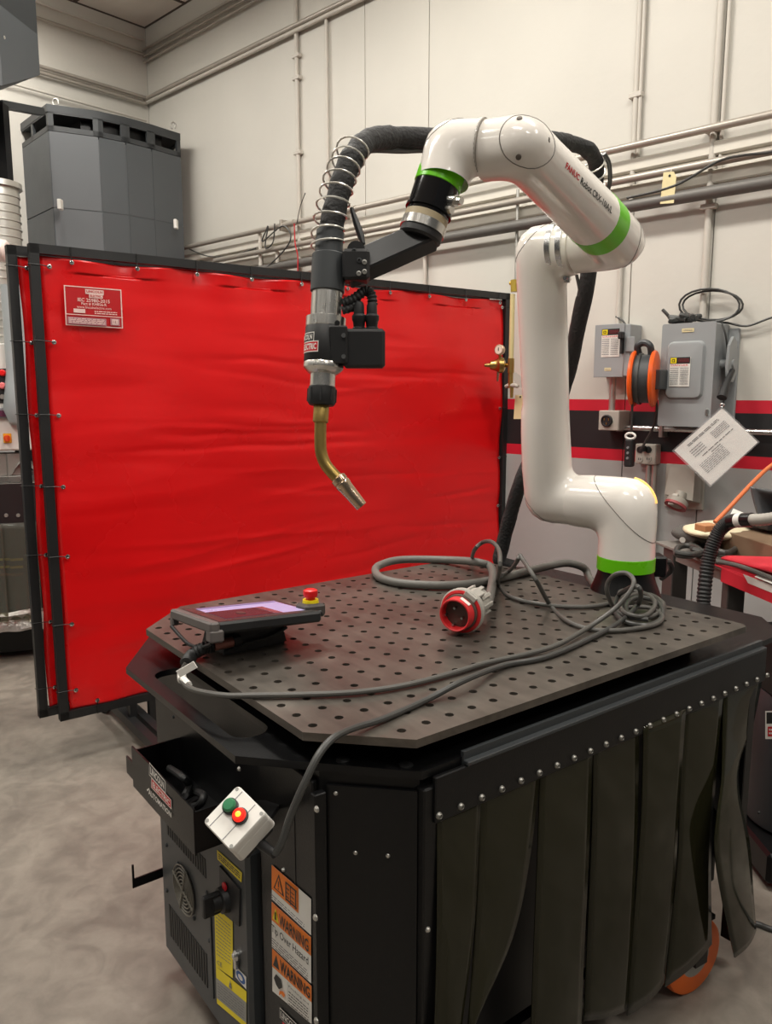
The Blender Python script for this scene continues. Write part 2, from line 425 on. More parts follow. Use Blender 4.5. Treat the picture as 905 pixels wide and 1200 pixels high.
for i in range(5): tb.box((-6.29+i*.61-.014, -3.7, CEIL-.004), (-6.29+i*.61+.014, 0, CEIL+.02))
for j in range(7): tb.box((-6.29, -j*.61-.014, CEIL-.003), (-3.85, -j*.61+.014, CEIL+.019))
child('ceiling_grid', tb, TBAR, ce)
t0 = None
for i in range(4):
    for j in range(6):
        if t0 is None: t0 = child('ceiling_tile', MB().box((.015, -.595, CEIL+.002), (.595, -.015, CEIL+.019)), TILE, ce); o = t0
        else: o = t0.copy(); COL.objects.link(o)
        o.location = (-6.29+i*.61, -j*.61, 0)

# ------------------------------------------------------------------ conduits on the long wall
def hpipe(name, label, cat, pxa, pxb, off, r, m, x0=None, x1=3.0, straps=(), fr=WF, group=None, seg=12, slope=False):
    a = fr.y(*pxa, -off); b = fr.y(*pxb, -off); z = (a.z+b.z)/2
    za, zb = (a.z, b.z) if slope else (z, z)
    X0 = a.x if x0 is None else x0; X1 = b.x if x1 is None else x1
    T = Thing(name, label, cat, fr, (X0, -off, z), group)
    f = lambda x: za+(zb-za)*(x-a.x)/(b.x-a.x)
    T.part('pipe_run', MB().cyl((X0, -off, f(X0)), (X1, -off, f(X1)), r, seg=seg), m)
    for px in straps:
        x = fr.y(px, (pxa[1]+pxb[1])/2, -off).x
        T.part('pipe_strap', MB().box((x-.012, -off-r-.003, z-r-.02), (x+.012, 0, z+r+.02), ch=.004), PIPED)
        T.part('coupling', MB().cyl((x+.05, -off, z), (x+.13, -off, z), r*1.25, seg=seg), m)
    return T
hpipe('conduit', 'uppermost of three parallel conduits just below the ceiling corner', 'conduit', (172, 61), (262, 0), .03, .0105, PIPED, x0=-6.28)
hpipe('conduit', 'middle one of three parallel conduits just below the ceiling corner', 'conduit', (172, 69), (276, 0), .03, .0105, PIPED, x0=-6.28)
hpipe('conduit', 'lowest of three parallel conduits just below the ceiling corner', 'conduit', (172, 77), (288, 0), .03, .0105, PIPED, x0=-6.28)
hpipe('conduit', 'upper of two side by side conduits rising across the white wall', 'conduit', (172, 115), (408, 0), .035, .017, PIPED, x0=-6.28)
hpipe('conduit', 'lower of two side by side conduits rising across the white wall', 'conduit', (172, 122.5), (300, 56), .035, .014, PIPE, x0=-6.28)
TA = hpipe('wall_pipe', 'top long grey pipe crossing the wall behind the robot elbow', 'pipe', (215, 293), (905, 129), .07, .018, PIPED, x0=-5.85, straps=(330, 400))
TB = hpipe('wall_pipe', 'second long grey pipe below the top one, yellow tag hanging beneath', 'pipe', (280, 302), (905, 173), .07, .019, PIPED, x0=-5.3, straps=(375,))
TC = hpipe('iron_pipe', 'thick dark iron pipe, lowest of the long pipes on the wall', 'pipe', (516, 279), (905, 214), .075, .03, DUCTPIPE, x0=-4.9)
for (ox, za, zb, ly) in ((0, 0, 0, 0),):
    pass
# ledges of the wall below the pipes
LED = mat('wall_ledge_paint', (214, 208, 196), .55)
for pa, pb, h in (((516, 248), (905, 150), .02), ((516, 268), (905, 192), .02)):
    a = WF.y(*pa, -.02); b = WF.y(*pb, -.02); z = (a.z+b.z)/2
    child('wall_rail', MB().box((-5.9, -.03, z-.03), (3, .004, z+.03), ch=.006), LED, wr)

def vpipe(label, pxt, pxb, off, r, m, z1=None, z0=None, coup=(), name='conduit', cat='conduit', group=None):
    a = WF.y(*pxt, -off); b = WF.y(*pxb, -off); x = (a.x+b.x)/2
    Z1 = a.z if z1 is None else z1; Z0 = b.z if z0 is None else z0
    T = Thing(name, label, cat, WF, (x, -off, Z0), group)
    T.part('pipe_run', MB().cyl((x, -off, Z0), (x, -off, Z1), r, seg=12), m)
    for py in coup:
        z = WF.y(pxt[0], py, -off).z
        T.part('strap', MB().box((x-r-.02, -off-r-.002, z-.012), (x+r+.02, 0, z+.012), ch=.003), PIPE)
    return T
vpipe('vertical white conduit with straps, leftmost on the long wall', (347, 0), (351, 300), .02, .015, PIPE, z1=CEIL, z0=1.2, coup=(66, 92, 180))
vpipe('thin vertical white conduit second from the left on the wall', (383, 8), (384, 250), .02, .012, PIPE, z0=1.2, coup=(10,))
vpipe('vertical painted conduit ending at pipes, left one above the robot arm', (752, 20), (738, 236), .016, .013, PIPE, z1=CEIL, coup=(110,))
vpipe('vertical painted conduit beside seam, right one of the pair above robot arm', (758, 20), (744, 200), .016, .009, PIPE, z1=CEIL)
vpipe('vertical conduit dropping from ceiling to the large electrical box', (846, 20), (822, 376), .018, .016, PIPE, z1=CEIL, z0=1.83, coup=(150, 240))
vpipe('slim vertical conduit right beside the one feeding the large electrical box', (856, 20), (842, 200), .014, .009, PIPE, z1=CEIL)
vpipe('slim conduit dropping from the pipes to the small electrical box', (731, 300), (722, 375), .014, .012, PIPE, z1=2.4, z0=1.835)
vpipe('thin grey gas pipe dropping behind the robot upper arm', (607, 222), (605, 330), .05, .009, ZINC)
vpipe('short white conduit stub below the dark pipe near the screen', (498, 290), (498, 330), .03, .012, PIPE, z0=1.9)
vpipe('left white drop pipe hooked on the long pipe above the red screen', (305, 268), (305, 312), .05, .014, PIPE, z0=2.1)
vpipe('right white drop pipe starting at the second pipe above the red screen', (325, 291), (325, 314), .05, .014, PIPE, z0=2.1)
# conduits on the rear wall
for lab, pa, pb, r, sl in (('topmost thin conduit on the rear wall just under the ceiling tiles', (50, 10), (160, 40), .008, 1),
        ('second conduit down on the rear wall running into the corner', (50, 28), (169, 59), .011, 1),
        ('upper of two touching conduits on the rear wall above the collector', (50, 84), (172, 110), .014, 1),
        ('lower of two touching conduits on the rear wall above the collector', (50, 91), (172, 117), .014, 1),
        ('lowest thin conduit on the rear wall just above the collector top', (10, 103), (175, 137), .009, 1)):
    hpipe('conduit', lab, 'conduit', pa, pb, .04, r, PIPED if r > .010 else PIPE, x0=-6.0, x1=-.05, fr=BF, slope=False)

# tag and strings on the pipes
a = WF.y(785, 202, -.1)
T = Thing('paper_tag', 'yellowed paper tag hanging from the second long wall pipe', 'tag', WF, (a.x, -.1, a.z-.1))
b = [WF.y(*p, -.1) for p in ((778, 202), (790, 201), (793, 207), (790, 238), (774, 239))]
T.part('tag_card', MB().slab(b, (0, -.002, 0)), TAGP)
T.part('tag_eyelet', MB().lathe(V((WF.y(785, 206, -.103).x, -.101, WF.y(785, 206, -.103).z)), (0, -1, 0), [(0, .006), (.003, .006)], 10), INK)
T.part('tag_wire', MB().tube([(WF.y(785, 205, -.1).x, -.1, WF.y(785, 205, -.1).z), (WF.y(787, 196, -.1).x, -.09, TB.base.z)], .002, 5), PIPED)
def wcable(name, label, cat, pts, r, m, off=.03, group=None, seg=7, n=6):
    P = [WF.y(p[0], p[1], -(p[2] if len(p) > 2 else off)) for p in pts]
    return solo(name, label, cat, WF, P[0], MB().tube(spline(P, n), r, seg), m, group)
wcable('cable', 'black cable looped over the long pipe above the screen', 'cable', [(303, 322), (330, 297), (341, 278), (331, 265), (308, 283), (312, 270), (314, 266), (311, 290), (320, 284), (322, 262)], .005, CABLED, .1)
wcable('string', 'red string hanging down over the pipes above the red screen', 'string', [(345, 262), (346, 285), (349, 300), (349, 318)], .004, INKR, .11)
wcable('wire', 'thin bent wire sticking up from the pipes above the screen', 'wire', [(348, 262), (352, 242), (358, 226)], .003, CABLED, .09)
wcable('cable', 'black cable draped along the second long wall pipe at right', 'cable', [(735, 232), (790, 218), (840, 190), (870, 182), (905, 178), (960, 165)], .006, CABLED, .1)
wcable('cable', 'thin black cable drooping from the top pipe end beside the collector', 'cable', [(222, 292), (236, 298), (250, 301), (272, 299), (300, 291)], .005, CABLED, .06)

# ------------------------------------------------------------------ electrical things on the long wall
def fbox(T, name, pxs, dep, m, ch=.004, y0=0, **k):           # front face spans px corners TL and BR at y = -dep
    a = WF.y(*pxs[0], -dep); b = WF.y(*pxs[1], -dep)
    return T.part(name, MB().box((a.x, -dep, b.z), (b.x, y0, a.z), ch=ch), m, **k), a, b
def safety_label(T, pxTL, pxBR, dep, parent):
    a = WF.y(*pxTL, -dep); b = WF.y(*pxBR, -dep); y = -dep-.001
    d = Decal((a.x, y, a.z), (b.x, y, a.z), (b.x, y, b.z), (a.x, y, b.z))
    d.rect(0, 0, 1, 1, 0); d.rect(0, .78, .98, 1, 1); d.rect(.03, .8, .32, .98, 2); d.frame(.1, .84, .25, .94, .03, .02, 1)
    d.lines(.42, .82, .95, .96, 3, 5, .5, 3); d.text('DANGER', .08, .7, .92, .76, 3, .01)
    d.lines(.05, .06, .46, .66, 9, 4, .4, 1); d.lines(.54, .06, .95, .66, 9, 4, .4, 2)
    T.part('safety_label', d.mb, [WHT, INK, YEL, INKR, PGREY, mat('print_dark_red', (120, 40, 44), .5)], parent, 'white safety label with yellow and black header')
a = WF.y(698, 384, -.12)
T = Thing('disconnect_switch', 'small grey electrical disconnect box on wall left of the orange reel', 'electrical box', WF, (a.x, 0, a.z-.24))
dr, a, b = fbox(T, 'enclosure', ((699, 382), (737, 441)), .12, BOXG)
T.part('cover', MB().box((a.x-.003, -.126, b.z-.003), (b.x-.03, -.118, a.z+.004), ch=.002), BOXG)
safety_label(T, (706, 386), (726, 418), .126, T.o)
k = WF.y(730, 400, -.13)
T.part('switch_lever', MB().box((k.x-.006, -.15, k.z-.06), (k.x+.006, -.12, k.z+.02), ch=.003).box((k.x-.012, -.165, k.z+.01), (k.x+.012, -.13, k.z+.045), ch=.005), BLACKM)
T.part('latch_plate', MB().box((k.x+.015, -.128, k.z-.05), (k.x+.06, -.12, k.z+.02), ch=.002), BOXG)
e = WF.y(712, 433, -.126); d = Decal((e.x-.015, -.127, e.z+.008), (e.x+.02, -.127, e.z+.008), (e.x+.02, -.127, e.z-.006), (e.x-.015, -.127, e.z-.006)); d.rect(0, 0, 1, 1, 0); d.lines(.1, .2, .9, .8, 2, 1)
T.part('rating_label', d.mb, [TAGP, PGREY])
wcable('cable', 'short black wire tail on top of the small electrical box', 'cable', [(735, 384, .06), (730, 376, .03), (722, 371, .02)], .005, CABLED)
vpipe('silver conduit between the small electrical box and the socket box below', (718, 441), (718, 481), .06, .016, ZINC)
a = WF.y(713, 493, -.12)
T = Thing('power_socket', 'square grey metal box with black round twist socket on black stripe', 'socket', WF, (a.x, 0, a.z-.06))
_, a, b = fbox(T, 'socket_box', ((702, 481), (725, 505)), .12, BOXB)
c = WF.y(711.5, 493, -.122)
T.part('receptacle', MB().lathe((c.x, -.118, c.z), (0, -1, 0), [(0, .03), (.012, .03), (.014, .026), (.008, .022), (.008, .001)], 24), BLACKM)
for q in range(3):
    an = q*2.1+.5; T.part('socket_slot', MB().box((c.x+.014*math.cos(an)-.002, -.129, c.z+.014*math.sin(an)-.006), (c.x+.014*math.cos(an)+.002, -.124, c.z+.014*math.sin(an)+.006)), BRASSD)
a = WF.y(725, 501, -.04); z = a.z
T = Thing('conduit', 'shiny horizontal conduit on the black stripe running right from socket', 'conduit', WF, (a.x, -.04, z))
T.part('pipe_run', MB().cyl((a.x-.01, -.04, z), (2.0, -.04, z), .014, seg=12), STEEL)
T.part('connector', MB().cyl((a.x-.01, -.04, z), (a.x+.025, -.04, z), .02, seg=8), ZINC)
x = WF.y(776, 512, -.04).x
T.part('strap', MB().box((x-.01, -.06, z-.04), (x+.01, 0, z+.018), ch=.003), ZINC)

# cord reel
c = WF.y(755, 444, -.22)
T = Thing('cord_reel', 'orange and grey cable reel mounted edge on between two electrical boxes', 'cord reel', WF, (c.x, -.22, c.z))
ax = V((.96, .27, 0)).normalized()
T.part('drum', MB().lathe(c-ax*.035, ax, [(0, .112), (.07, .112)], 36), CHAR)
for sgn in (-1, 1):
    T.part('side_disc', MB().lathe(c+ax*.036*sgn, ax*sgn, [(0, .126), (.008, .132), (.018, .126), (.026, .1), (.028, .05), (.03, .02), (.03, .001)], 40), ORANGE)
T.part('hub', MB().lathe(c+ax*.064, ax, [(0, .04), (.02, .036), (.02, .001)], 20), CHAR)
T.part('wall_bracket', MB().box((c.x+.075, -.27, c.z-.05), (c.x+.1, 0, c.z+.04), ch=.004), CHAR)
T.part('guide_roller', MB().tube(spline([c+V((-.03, 0, .11)), c+V((-.03, -.02, .15)), c+V((0, -.02, .165)), c+V((.03, -.02, .15)), c+V((.03, 0, .11))], 6), .016, 10), CHAR)
T.part('cord_wrap', MB().lathe(c-ax*.022, ax, [(0, .1195), (.012, .1195)], 36), CABLED)
wcable('cable', 'black cord hanging from the reel down to the hand control', 'cable', [(742, 440, .3), (741, 480, .27), (740, 503, .25), (739, 511, .25)], .006, CABLED)
wcable('cable', 'black cord running from reel hub down to the outlet box', 'cable', [(768, 462, .2), (770, 480, .16), (766, 500, .13), (758, 515, .11), (752, 526, .1)], .006, CABLED)
a = WF.y(739, 512, -.25); b = WF.y(739, 547, -.25)
T = Thing('pendant_control', 'black hand control hanging on a cord in front of outlet box', 'hand control', WF, (a.x, -.25, b.z))
T.part('body', MB().box((a.x-.02, -.27, b.z), (a.x+.02, -.23, a.z-.01), ch=.006), BLACKM)
T.part('cord_ring', MB().tube([a+V((.024*math.cos(q*.4), 0, .004+.014*math.sin(q*.4))) for q in range(17)], .006, 8), WHT, label='white ring at the top')
for q in range(3): T.part('button', MB().lathe((a.x, -.269, a.z-.05-.025*q), (0, -1, 0), [(0, .007), (.005, .006), (.005, .001)], 10), PGREY)
a = WF.y(757, 531, -.06)
T = Thing('outlet_box', 'grey double outlet box with four sockets under the reel', 'outlet', WF, (a.x, 0, a.z-.06))
_, a, b = fbox(T, 'box', ((745, 520), (768, 545)), .06, BOXB)
fx = [(750, 527), (760, 527), (750, 538), (760, 538)]
for i, p in enumerate(fx):
    q = WF.y(*p, -.062); T.part('outlet_face', MB().lathe((q.x, -.06, q.z), (0, -1, 0), [(0, .017), (.004, .016), (.004, .001)], 14), BLACKM if i < 2 else GREYP)
    T.part('outlet_slot', MB().box((q.x-.007, -.0655, q.z-.004), (q.x-.004, -.0635, q.z+.006)).box((q.x+.004, -.0655, q.z-.004), (q.x+.007, -.0635, q.z+.006)), INK)
T.part('plug', MB().box((WF.y(752, 526, -.1).x-.012, -.1, WF.y(752, 526, -.1).z-.014), (WF.y(752, 526, -.1).x+.012, -.064, WF.y(752, 526, -.1).z+.014), ch=.005), BLACKM)
for lab, px in (('left of two conduits going down from the outlet box', 757), ('right of two conduits going down from the outlet box', 764)):
    vpipe(lab, (px, 545), (px+2, 640), .035, .013, ZINC, z0=.5)

# large disconnect
a = WF.y(780, 379, -.17)
T = Thing('disconnect_switch', 'large grey electrical disconnect box with side lever on the wall', 'electrical box', WF, (a.x, 0, a.z-.5))
_, a, b = fbox(T, 'enclosure', ((778, 381), (832, 500)), .17, BOXG, ch=.006)
X0, X1, Z0, Z1 = a.x, b.x, b.z, a.z; Wd = X1-X0
def rrect(x0, x1, z0, z1, r, y, n=5):
    P = []
    for cx, cz, a0 in ((x1-r, z1-r, 0), (x0+r, z1-r, 90), (x0+r, z0+r, 180), (x1-r, z0+r, 270)):
        for k in range(n): t = math.radians(a0+90*k/(n-1)); P.append(V((cx+r*math.cos(t), y, cz+r*math.sin(t))))
    return P
T.part('door', MB().loft([rrect(X0-.003, X1+.003, Z0-.003, Z1+.003, .01, -.165), rrect(X0-.003, X1+.003, Z0-.003, Z1+.003, .01, -.176)][::-1]), BOXG)
T.part('door_emboss', MB().loft([rrect(X0+.025, X1-.035, Z0+.12, Z1-.075, .03, -.172), rrect(X0+.035, X1-.045, Z0+.13, Z1-.085, .026, -.19), rrect(X0+.045, X1-.055, Z0+.14, Z1-.095, .02, -.192)][::-1]), BOXG)
safety_label(T, (786, 419), (808, 453), .193, T.o)
e = WF.y(806, 387, -.177); d = Decal((e.x-.025, -.178, e.z+.008), (e.x+.03, -.178, e.z+.008), (e.x+.03, -.178, e.z-.008), (e.x-.025, -.178, e.z-.008)); d.rect(0, 0, 1, 1, 0); d.lines(.08, .2, .92, .8, 2, 1)
T.part('rating_label', d.mb, [TAGP, PGREY])
hx = X1+.045
lev = [V((X1+.04, y, z)) for y, z in ((-.02, Z0+.30), (-.05, Z0+.38), (-.09, Z0+.40), (-.13, Z0+.36), (-.14, Z0+.27), (-.12, Z0+.2), (-.06, Z0+.2), (-.03, Z0+.24))]
T.part('lever_plate', MB().slab(lev, (.012, 0, 0)), BOXG)
T.part('lever_pivot', MB().cyl((X1, -.08, Z0+.28), (X1+.06, -.08, Z0+.28), .02, seg=14), BOXG)
T.part('lever_handle', MB().tube([(X1+.058, -.1, Z0+.25), (X1+.06, -.16, Z0+.2), (X1+.06, -.21, Z0+.13)], [.012, .014, .022], 12), BLACKM)
T.part('latch', MB().box((X1-.02, -.185, Z0+.05), (X1-.008, -.17, Z0+.08), ch=.003), STEEL)
T.part('side_flange', MB().box((X1, -.02, Z0+.01), (X1+.05, 0, Z1-.02), ch=.004), BOXG)
a = WF.y(803, 373, -.1)
T = Thing('cable_bundle', 'bundle of black cables lying on top of the large electrical box', 'cable', WF, (a.x, -.1, Z1))
rr = random.Random(4)
for i in range(4):
    P = [(a.x+rr.uniform(-.07, .07), -.1+rr.uniform(-.05, .05), Z1+.012+rr.uniform(0, .035)) for _ in range(6)]
    T.part('cable_strand', MB().tube(spline(P, 6), .011, 8), CABLED)
T.part('wire_end', MB().tube(spline([(a.x-.06, -.1, Z1+.02), (a.x-.075, -.12, Z1+.05), (a.x-.1, -.12, Z1+.075)], 5), .008, 7), CABLED)
P = []
for i in range(64):
    t = i/63*2*math.pi*3; k = 1-.05*(i % 21)/21
    q = WF.y(832+36*k*math.cos(t+2.6)+(4 if i > 40 else 0), 358+20*k*math.sin(t+2.6)*(1 if i < 42 else .88), -.05-.01*math.sin(t*1.7)); P.append(q)
P += [WF.y(800, 368, -.06), WF.y(802, 374, -.08)]
solo('cable_coil', 'coil of thin black cable on wall above the large electrical box', 'cable', WF, P[0], MB().tube(P, .005, 7), CABLED)
wcable('cable', 'thin black cable leaving the coil to the right edge', 'cable', [(826, 379), (850, 378), (875, 382), (905, 372), (950, 360)], .005, CABLED)
wcable('cable', 'thin black cable hanging down right side of the large electrical box', 'cable', [(846, 378, .1), (851, 395, .1), (853, 425, .06), (850, 450, .05), (848, 474, .05)], .004, CABLED)
# instruction sheet
q = [WF.y(*p, -.20) for p in ((847, 476), (891, 518), (833, 571), (788, 528))]
n = (q[1]-q[0]).cross(q[3]-q[0]).normalized()
T = Thing('instruction_sheet', 'white instruction sheet in a clear sleeve hanging by one corner', 'paper sheet', WF, q[0])
mid = sum(q, V())/4
T.part('paper', MB().slab([mid+(p-mid)*.95 for p in q], (0, .001, 0)), PAPER)
T.part('sleeve', MB().slab([p+V((0, -.003, 0)) for p in q], (0, -.0008, 0)), clear_mat('sleeve_film', (235, 235, 235), .12, .08))
g = [mid+(p-mid)*.93+V((0, -.001, 0)) for p in q]
d = Decal(g[3], g[0], g[1], g[2], .0003)
d.lines(.2, .86, .85, .92, 2, 0, .5, 5); d.lines(.25, .52, .9, .56, 1, 0, .4, 6)
d.lines(.15, .6, .4, .8, 4, 1, .4, 7); d.lines(.6, .62, .9, .8, 5, 1, .4, 8); d.lines(.1, .2, .6, .45, 7, 1, .35, 9); d.lines(.4, .46, .6, .49, 1, 0, .5, 10)
T.part('print', d.mb, [INK, PGREY])
T.part('sleeve_eyelet', MB().tube([q[0]+V((.008*math.cos(k*.6), -.005, .004+.008*math.sin(k*.6))) for k in range(12)], .0025, 6), STEEL)
# box with red socket
a = WF.y(798, 565, -.12)
T = Thing('industrial_socket', 'dusty grey angled socket box with red capped outlet under the sheet', 'socket', WF, (a.x, 0, a.z-.1))
A = [WF.y(*p, -.14) for p in ((785, 548), (815, 550), (812, 587), (779, 579))]
Bk = [WF.y(p[0], p[1], -.0) for p in ((785, 548), (823, 553), (822, 590), (790, 585))]
T.part('socket_housing', MB().add([A[0], A[1], A[2], A[3], Bk[0]+V((0, 0, 0)), Bk[1], Bk[2], Bk[3]], [(0, 1, 2, 3), (4, 7, 6, 5), (0, 4, 5, 1), (1, 5, 6, 2), (2, 6, 7, 3), (3, 7, 4, 0)]), BOXB)
T.part('wall_plate', MB().box((Bk[0].x-.01, -.02, Bk[2].z-.03), (Bk[1].x+.02, 0, Bk[0].z+.02), ch=.003), BOXB)
BOXD = mat('dusty_grey', (150, 144, 134), .6)
c = WF.y(799, 578, -.13); dd = V((-.15, -.55, -.83)).normalized()
T.part('socket_neck', MB().lathe(c-dd*.0, dd, [(0, .03), (.045, .03)], 20), BOXD)
T.part('socket_cap', MB().lathe(c+dd*.03, dd, [(0, .034), (.01, .05), (.04, .05), (.04, .001)], 28), BOXD)
T.part('red_ring', MB().lathe(c+dd*.062, dd, [(0, .052), (.012, .052), (.013, .036), (.006, .03), (.006, .001)], 28), mat('faded_red', (150, 60, 62), .5), label='dull red ring')
T.part('latch_tab', MB().obox(c+dd*.03+V((-.01, -.04, 0)), (1, 0, 0), dd, dd.cross(V((1, 0, 0))), .014, .03, .006, ch=.003), BOXB)

# gas regulator at the end of the red screen
def wp(px, py, off): return WF.y(px, py, -off)
c = wp(583, 428, .26)
T = Thing('gas_regulator', 'brass gas regulator with round gauge and flowmeter tube by red screen', 'regulator', WF, c)
T.part('regulator_body', MB().lathe(c+V((.03, .03, 0)), (-.75, -.66, 0), [(0, .02), (.01, .04), (.035, .043), (.045, .032), (.06, .026), (.08, .022), (.082, .012), (.11, .008), (.112, .001)], 24), BRASS)
g0 = wp(585, 410, .27)
T.part('gauge', MB().lathe(g0, (.1, -1, 0), [(-.025, .012), (-.02, .026), (0, .028), (.004, .024), (.003, .001)], 24), mat('gauge_rim', (190, 165, 140), .35, .5))
d = MB().lathe(g0+V((0, -.004, 0)), (.1, -1, 0), [(0, .021), (.001, .021), (.001, .001)], 20)
T.part('gauge_dial', d, mat('dial_white', (225, 210, 195), .4)); T.part('gauge_needle', MB().box((g0.x-.002, g0.y-.007, g0.z-.004), (g0.x+.002, g0.y-.0055, g0.z+.012)), INK)
T.part('gauge_stem', MB().cyl(g0+V((0, .01, -.02)), c+V((.01, .01, .02)), .008, seg=8), BRASS)
T.part('relief_valve', MB().cyl(c+V((.005, 0, -.035)), c+V((.003, 0, -.085)), .009, .006, 10), COPPER)
f = wp(599, 428, .24)
T.part('side_stem', MB().cyl(c+V((.02, .02, 0)), f, .011, seg=10), BRASS)
T.part('flow_body', MB().cyl(f+V((0, 0, -.04)), f+V((0, 0, .035)), .017, seg=14), BRASSD)
T.part('flow_tube', MB().cyl(f+V((0, 0, .035)), wp(601, 345, .22), .013, seg=14), mat('aged_clear_tube', (205, 190, 140), .2, .1))
T.part('top_valve', MB().cyl(wp(603, 342, .22), wp(603, 328, .22), .02, seg=8).cyl(wp(598, 332, .22), wp(608, 332, .22), .01, seg=8), mat('yellow_brass', (190, 164, 70), .35, .5))
T.part('lower_tube', MB().cyl(f+V((0, 0, -.04)), f+V((0, 0, -.12)), .013, seg=12), BRASSD)
v = wp(600, 453, .24)
T.part('valve_handle', MB().tube([v+V((-.04, 0, 0)), v+V((-.02, 0, .006)), v+V((.02, 0, .006)), v+V((.04, 0, 0))], [.009, .012, .012, .009], 10), BOXB)
T.part('valve_outlet', MB().cyl(v, v+V((0, 0, -.06)), .011, .008, 10), BRASSD)
T.part('mount_arm', MB().slab([wp(602, 440, .22), wp(602, 446, .22), wp(618, 462, .02), wp(618, 452, .02)], (0, .01, .02)), WHT)
q = [wp(*p, .2) for p in ((604, 463), (617, 463), (616, 491), (602, 491))]
T = Thing('paper_tag', 'yellowed paper tag hanging under the gas regulator beside the robot', 'tag', WF, q[3])
T.part('tag_card', MB().slab(q, (0, .002, 0)), TAGP); T.part('tag_eyelet', MB().cyl(wp(610, 465, .203), wp(610, 465, .198), .005, seg=8), INK)

# ================================================================== LEFT BACKGROUND
# fume collector: eight-sided cabinet
def gp(px, py, D): return at(px, py, D)
cc = [gp(*p, 2.0/ray(*p).z) for p in ((19, 149), (55, 121.5), (114, 130), (146, 137), (176.5, 145.5), (211, 156.5))]
ztop = sum(p.z for p in cc)/len(cc)
ctr = V((-1.95, 6.3, 0))
front = [V((p.x, p.y, 0)) for p in cc]
back = [V((-1.75, 6.75, 0)), V((-2.3, 6.85, 0))]
poly = front+back
T = Thing('fume_collector', 'tall dark grey many-sided fume extraction cabinet in the room corner', 'fume extractor', G, (ctr.x, ctr.y, 0))
D1_ = 2.0/ray(55, 121.5).z; zb = at(55, 151, D1_).z; zs = at(57, 239, D1_).z
def inset(poly, k): return [ctr+(p-ctr)*k for p in poly]
T.part('lower_body', MB().prism([p[:2] for p in inset(poly, .985)], 0, zb-.02), COLLD)
T.part('vent_core', MB().prism([p[:2] for p in inset(poly, .62)], zb-.02, ztop-.03), BLACK)
T.part('top_cap', MB().prism([p[:2] for p in inset(poly, 1.005)], ztop-.05, ztop), CHAR)
n = len(poly)
for i in range(n):
    a, b = poly[i], poly[(i+1) % n]; e = (b-a).normalized(); nn = V((e.y, -e.x, 0))
    if nn.dot((a+b)/2-ctr) < 0: nn = -nn
    L = (b-a).length
    for z0, z1, m in ((.02, zs-.004, COLL), (zs+.004, zb-.004, COLL)):
        mm = MB(); M = [a+e*.004, b-e*.004]
        mm.slab([V((M[0].x, M[0].y, z0)), V((M[1].x, M[1].y, z0)), V((M[1].x, M[1].y, z1)), V((M[0].x, M[0].y, z1))], nn*-.012)
        T.part('panel', mm, m if i in (1, 5, 6) else COLLD)  # light and shade of the faces put into the panel colours
    fr = MB()
    for lo, hi in ((zb, zb+.035), (ztop-.06, ztop-.035)):
        fr.slab([a+V((0, 0, lo)), b+V((0, 0, lo)), b+V((0, 0, hi)), a+V((0, 0, hi))], nn*-.02)
    xs = [0, .035]; xe = [L-.035, L]
    cols = [xs, xe]+([[L/2-.02, L/2+.02]] if i in (0,) else [])
    for x0, x1 in cols:
        fr.slab([a+e*x0+V((0, 0, zb)), a+e*x1+V((0, 0, zb)), a+e*x1+V((0, 0, ztop-.05)), a+e*x0+V((0, 0, ztop-.05))], nn*-.02)
    T.part('vent_frame', fr, CHAR)
for px, py in ((71, 240), (206.5, 263)):
    D = D1_+.03 if px < 100 else 2.0/ray(211, 156.5).z-.04
    p = at(px, py, D); T.part('latch', MB().box(p+V((-.013, -.03, -.035)), p+V((.013, .02, .035)), ch=.004), WHT, label='small white latch')
for px, py, D in ((65, 119, 5.5), (203, 151, 5.98)):
    p = at(px, py, D); p.z = ztop
    T.part('lifting_eye', MB().tube([p+V((.02*math.cos(k*.5), 0, .02+.025*math.sin(k*.5))) for k in range(-2, 10)], .006, 6), ZINC)
# grey duct hanging at the top left
D0 = 4.6
A = [at(46, 88, D0), at(46, -60, D0), at(-60, -60, D0), at(-60, 62, D0)]
bk = V((.35, .75, 0)).normalized()
front4 = [V((at(47, 60, D0).x, at(47, 60, D0).y, 0)), ]
p1 = at(47, 88, D0); p2 = at(3, 100, D0-.35)
T = Thing('air_duct', 'dark grey sheet metal duct hanging at the upper left corner', 'duct', G, (p2.x, p2.y, p2.z))
E0 = V((p1.x, p1.y, 0)); E1 = V((p2.x, p2.y, 0)); E2 = E1+V((-.9, .3, 0)); E3 = E0+V((-.9, .6, 0))
zt = CEIL-.02
T.part('duct_body', MB().loft([[E+V((0, 0, z)) for E in (E0, E1, E2, E3)] for z in (p1.z+.22, zt)]), CHAR)
k = V((-.35, .3, 0))
T.part('duct_transition', MB().loft([[E0+V((0, 0, p1.z)), E1+V((0, 0, p2.z)), E2+V((0, 0, p2.z)), E3+V((0, 0, p1.z))], [E+V((0, 0, p1.z+.22)) for E in (E0, E1, E2, E3)]]), COLLD)
p = at(4, 44, D0-.34); T.part('screw', MB().sphere(p, .012, seg=8), ZINC)
# black post and arm in front of the collector
a = at(-1, 122, 4.9); b = at(48, 131, 5.3)
T = Thing('support_frame', 'black steel post and arm at left edge leaning to the collector', 'support frame', G, (a.x, a.y, 0))
T.part('post', MB().obox((a.x+.0, a.y, a.z/2), (1, 0, 0), (0, 1, 0), (0, 0, 1), .04, .04, a.z/2), BLACK)
dv = (b-a); T.part('arm', MB().obox((a+b)/2, dv, dv.cross(V((0, 0, 1))), dv.cross(dv.cross(V((0, 0, 1)))), dv.length/2, .03, .022), CHAR)
for q, r in ((a, .022), (b, .022)): T.part('bolt', MB().sphere(q+V((0, -.035, 0)), r*.8, seg=8), ZINC)
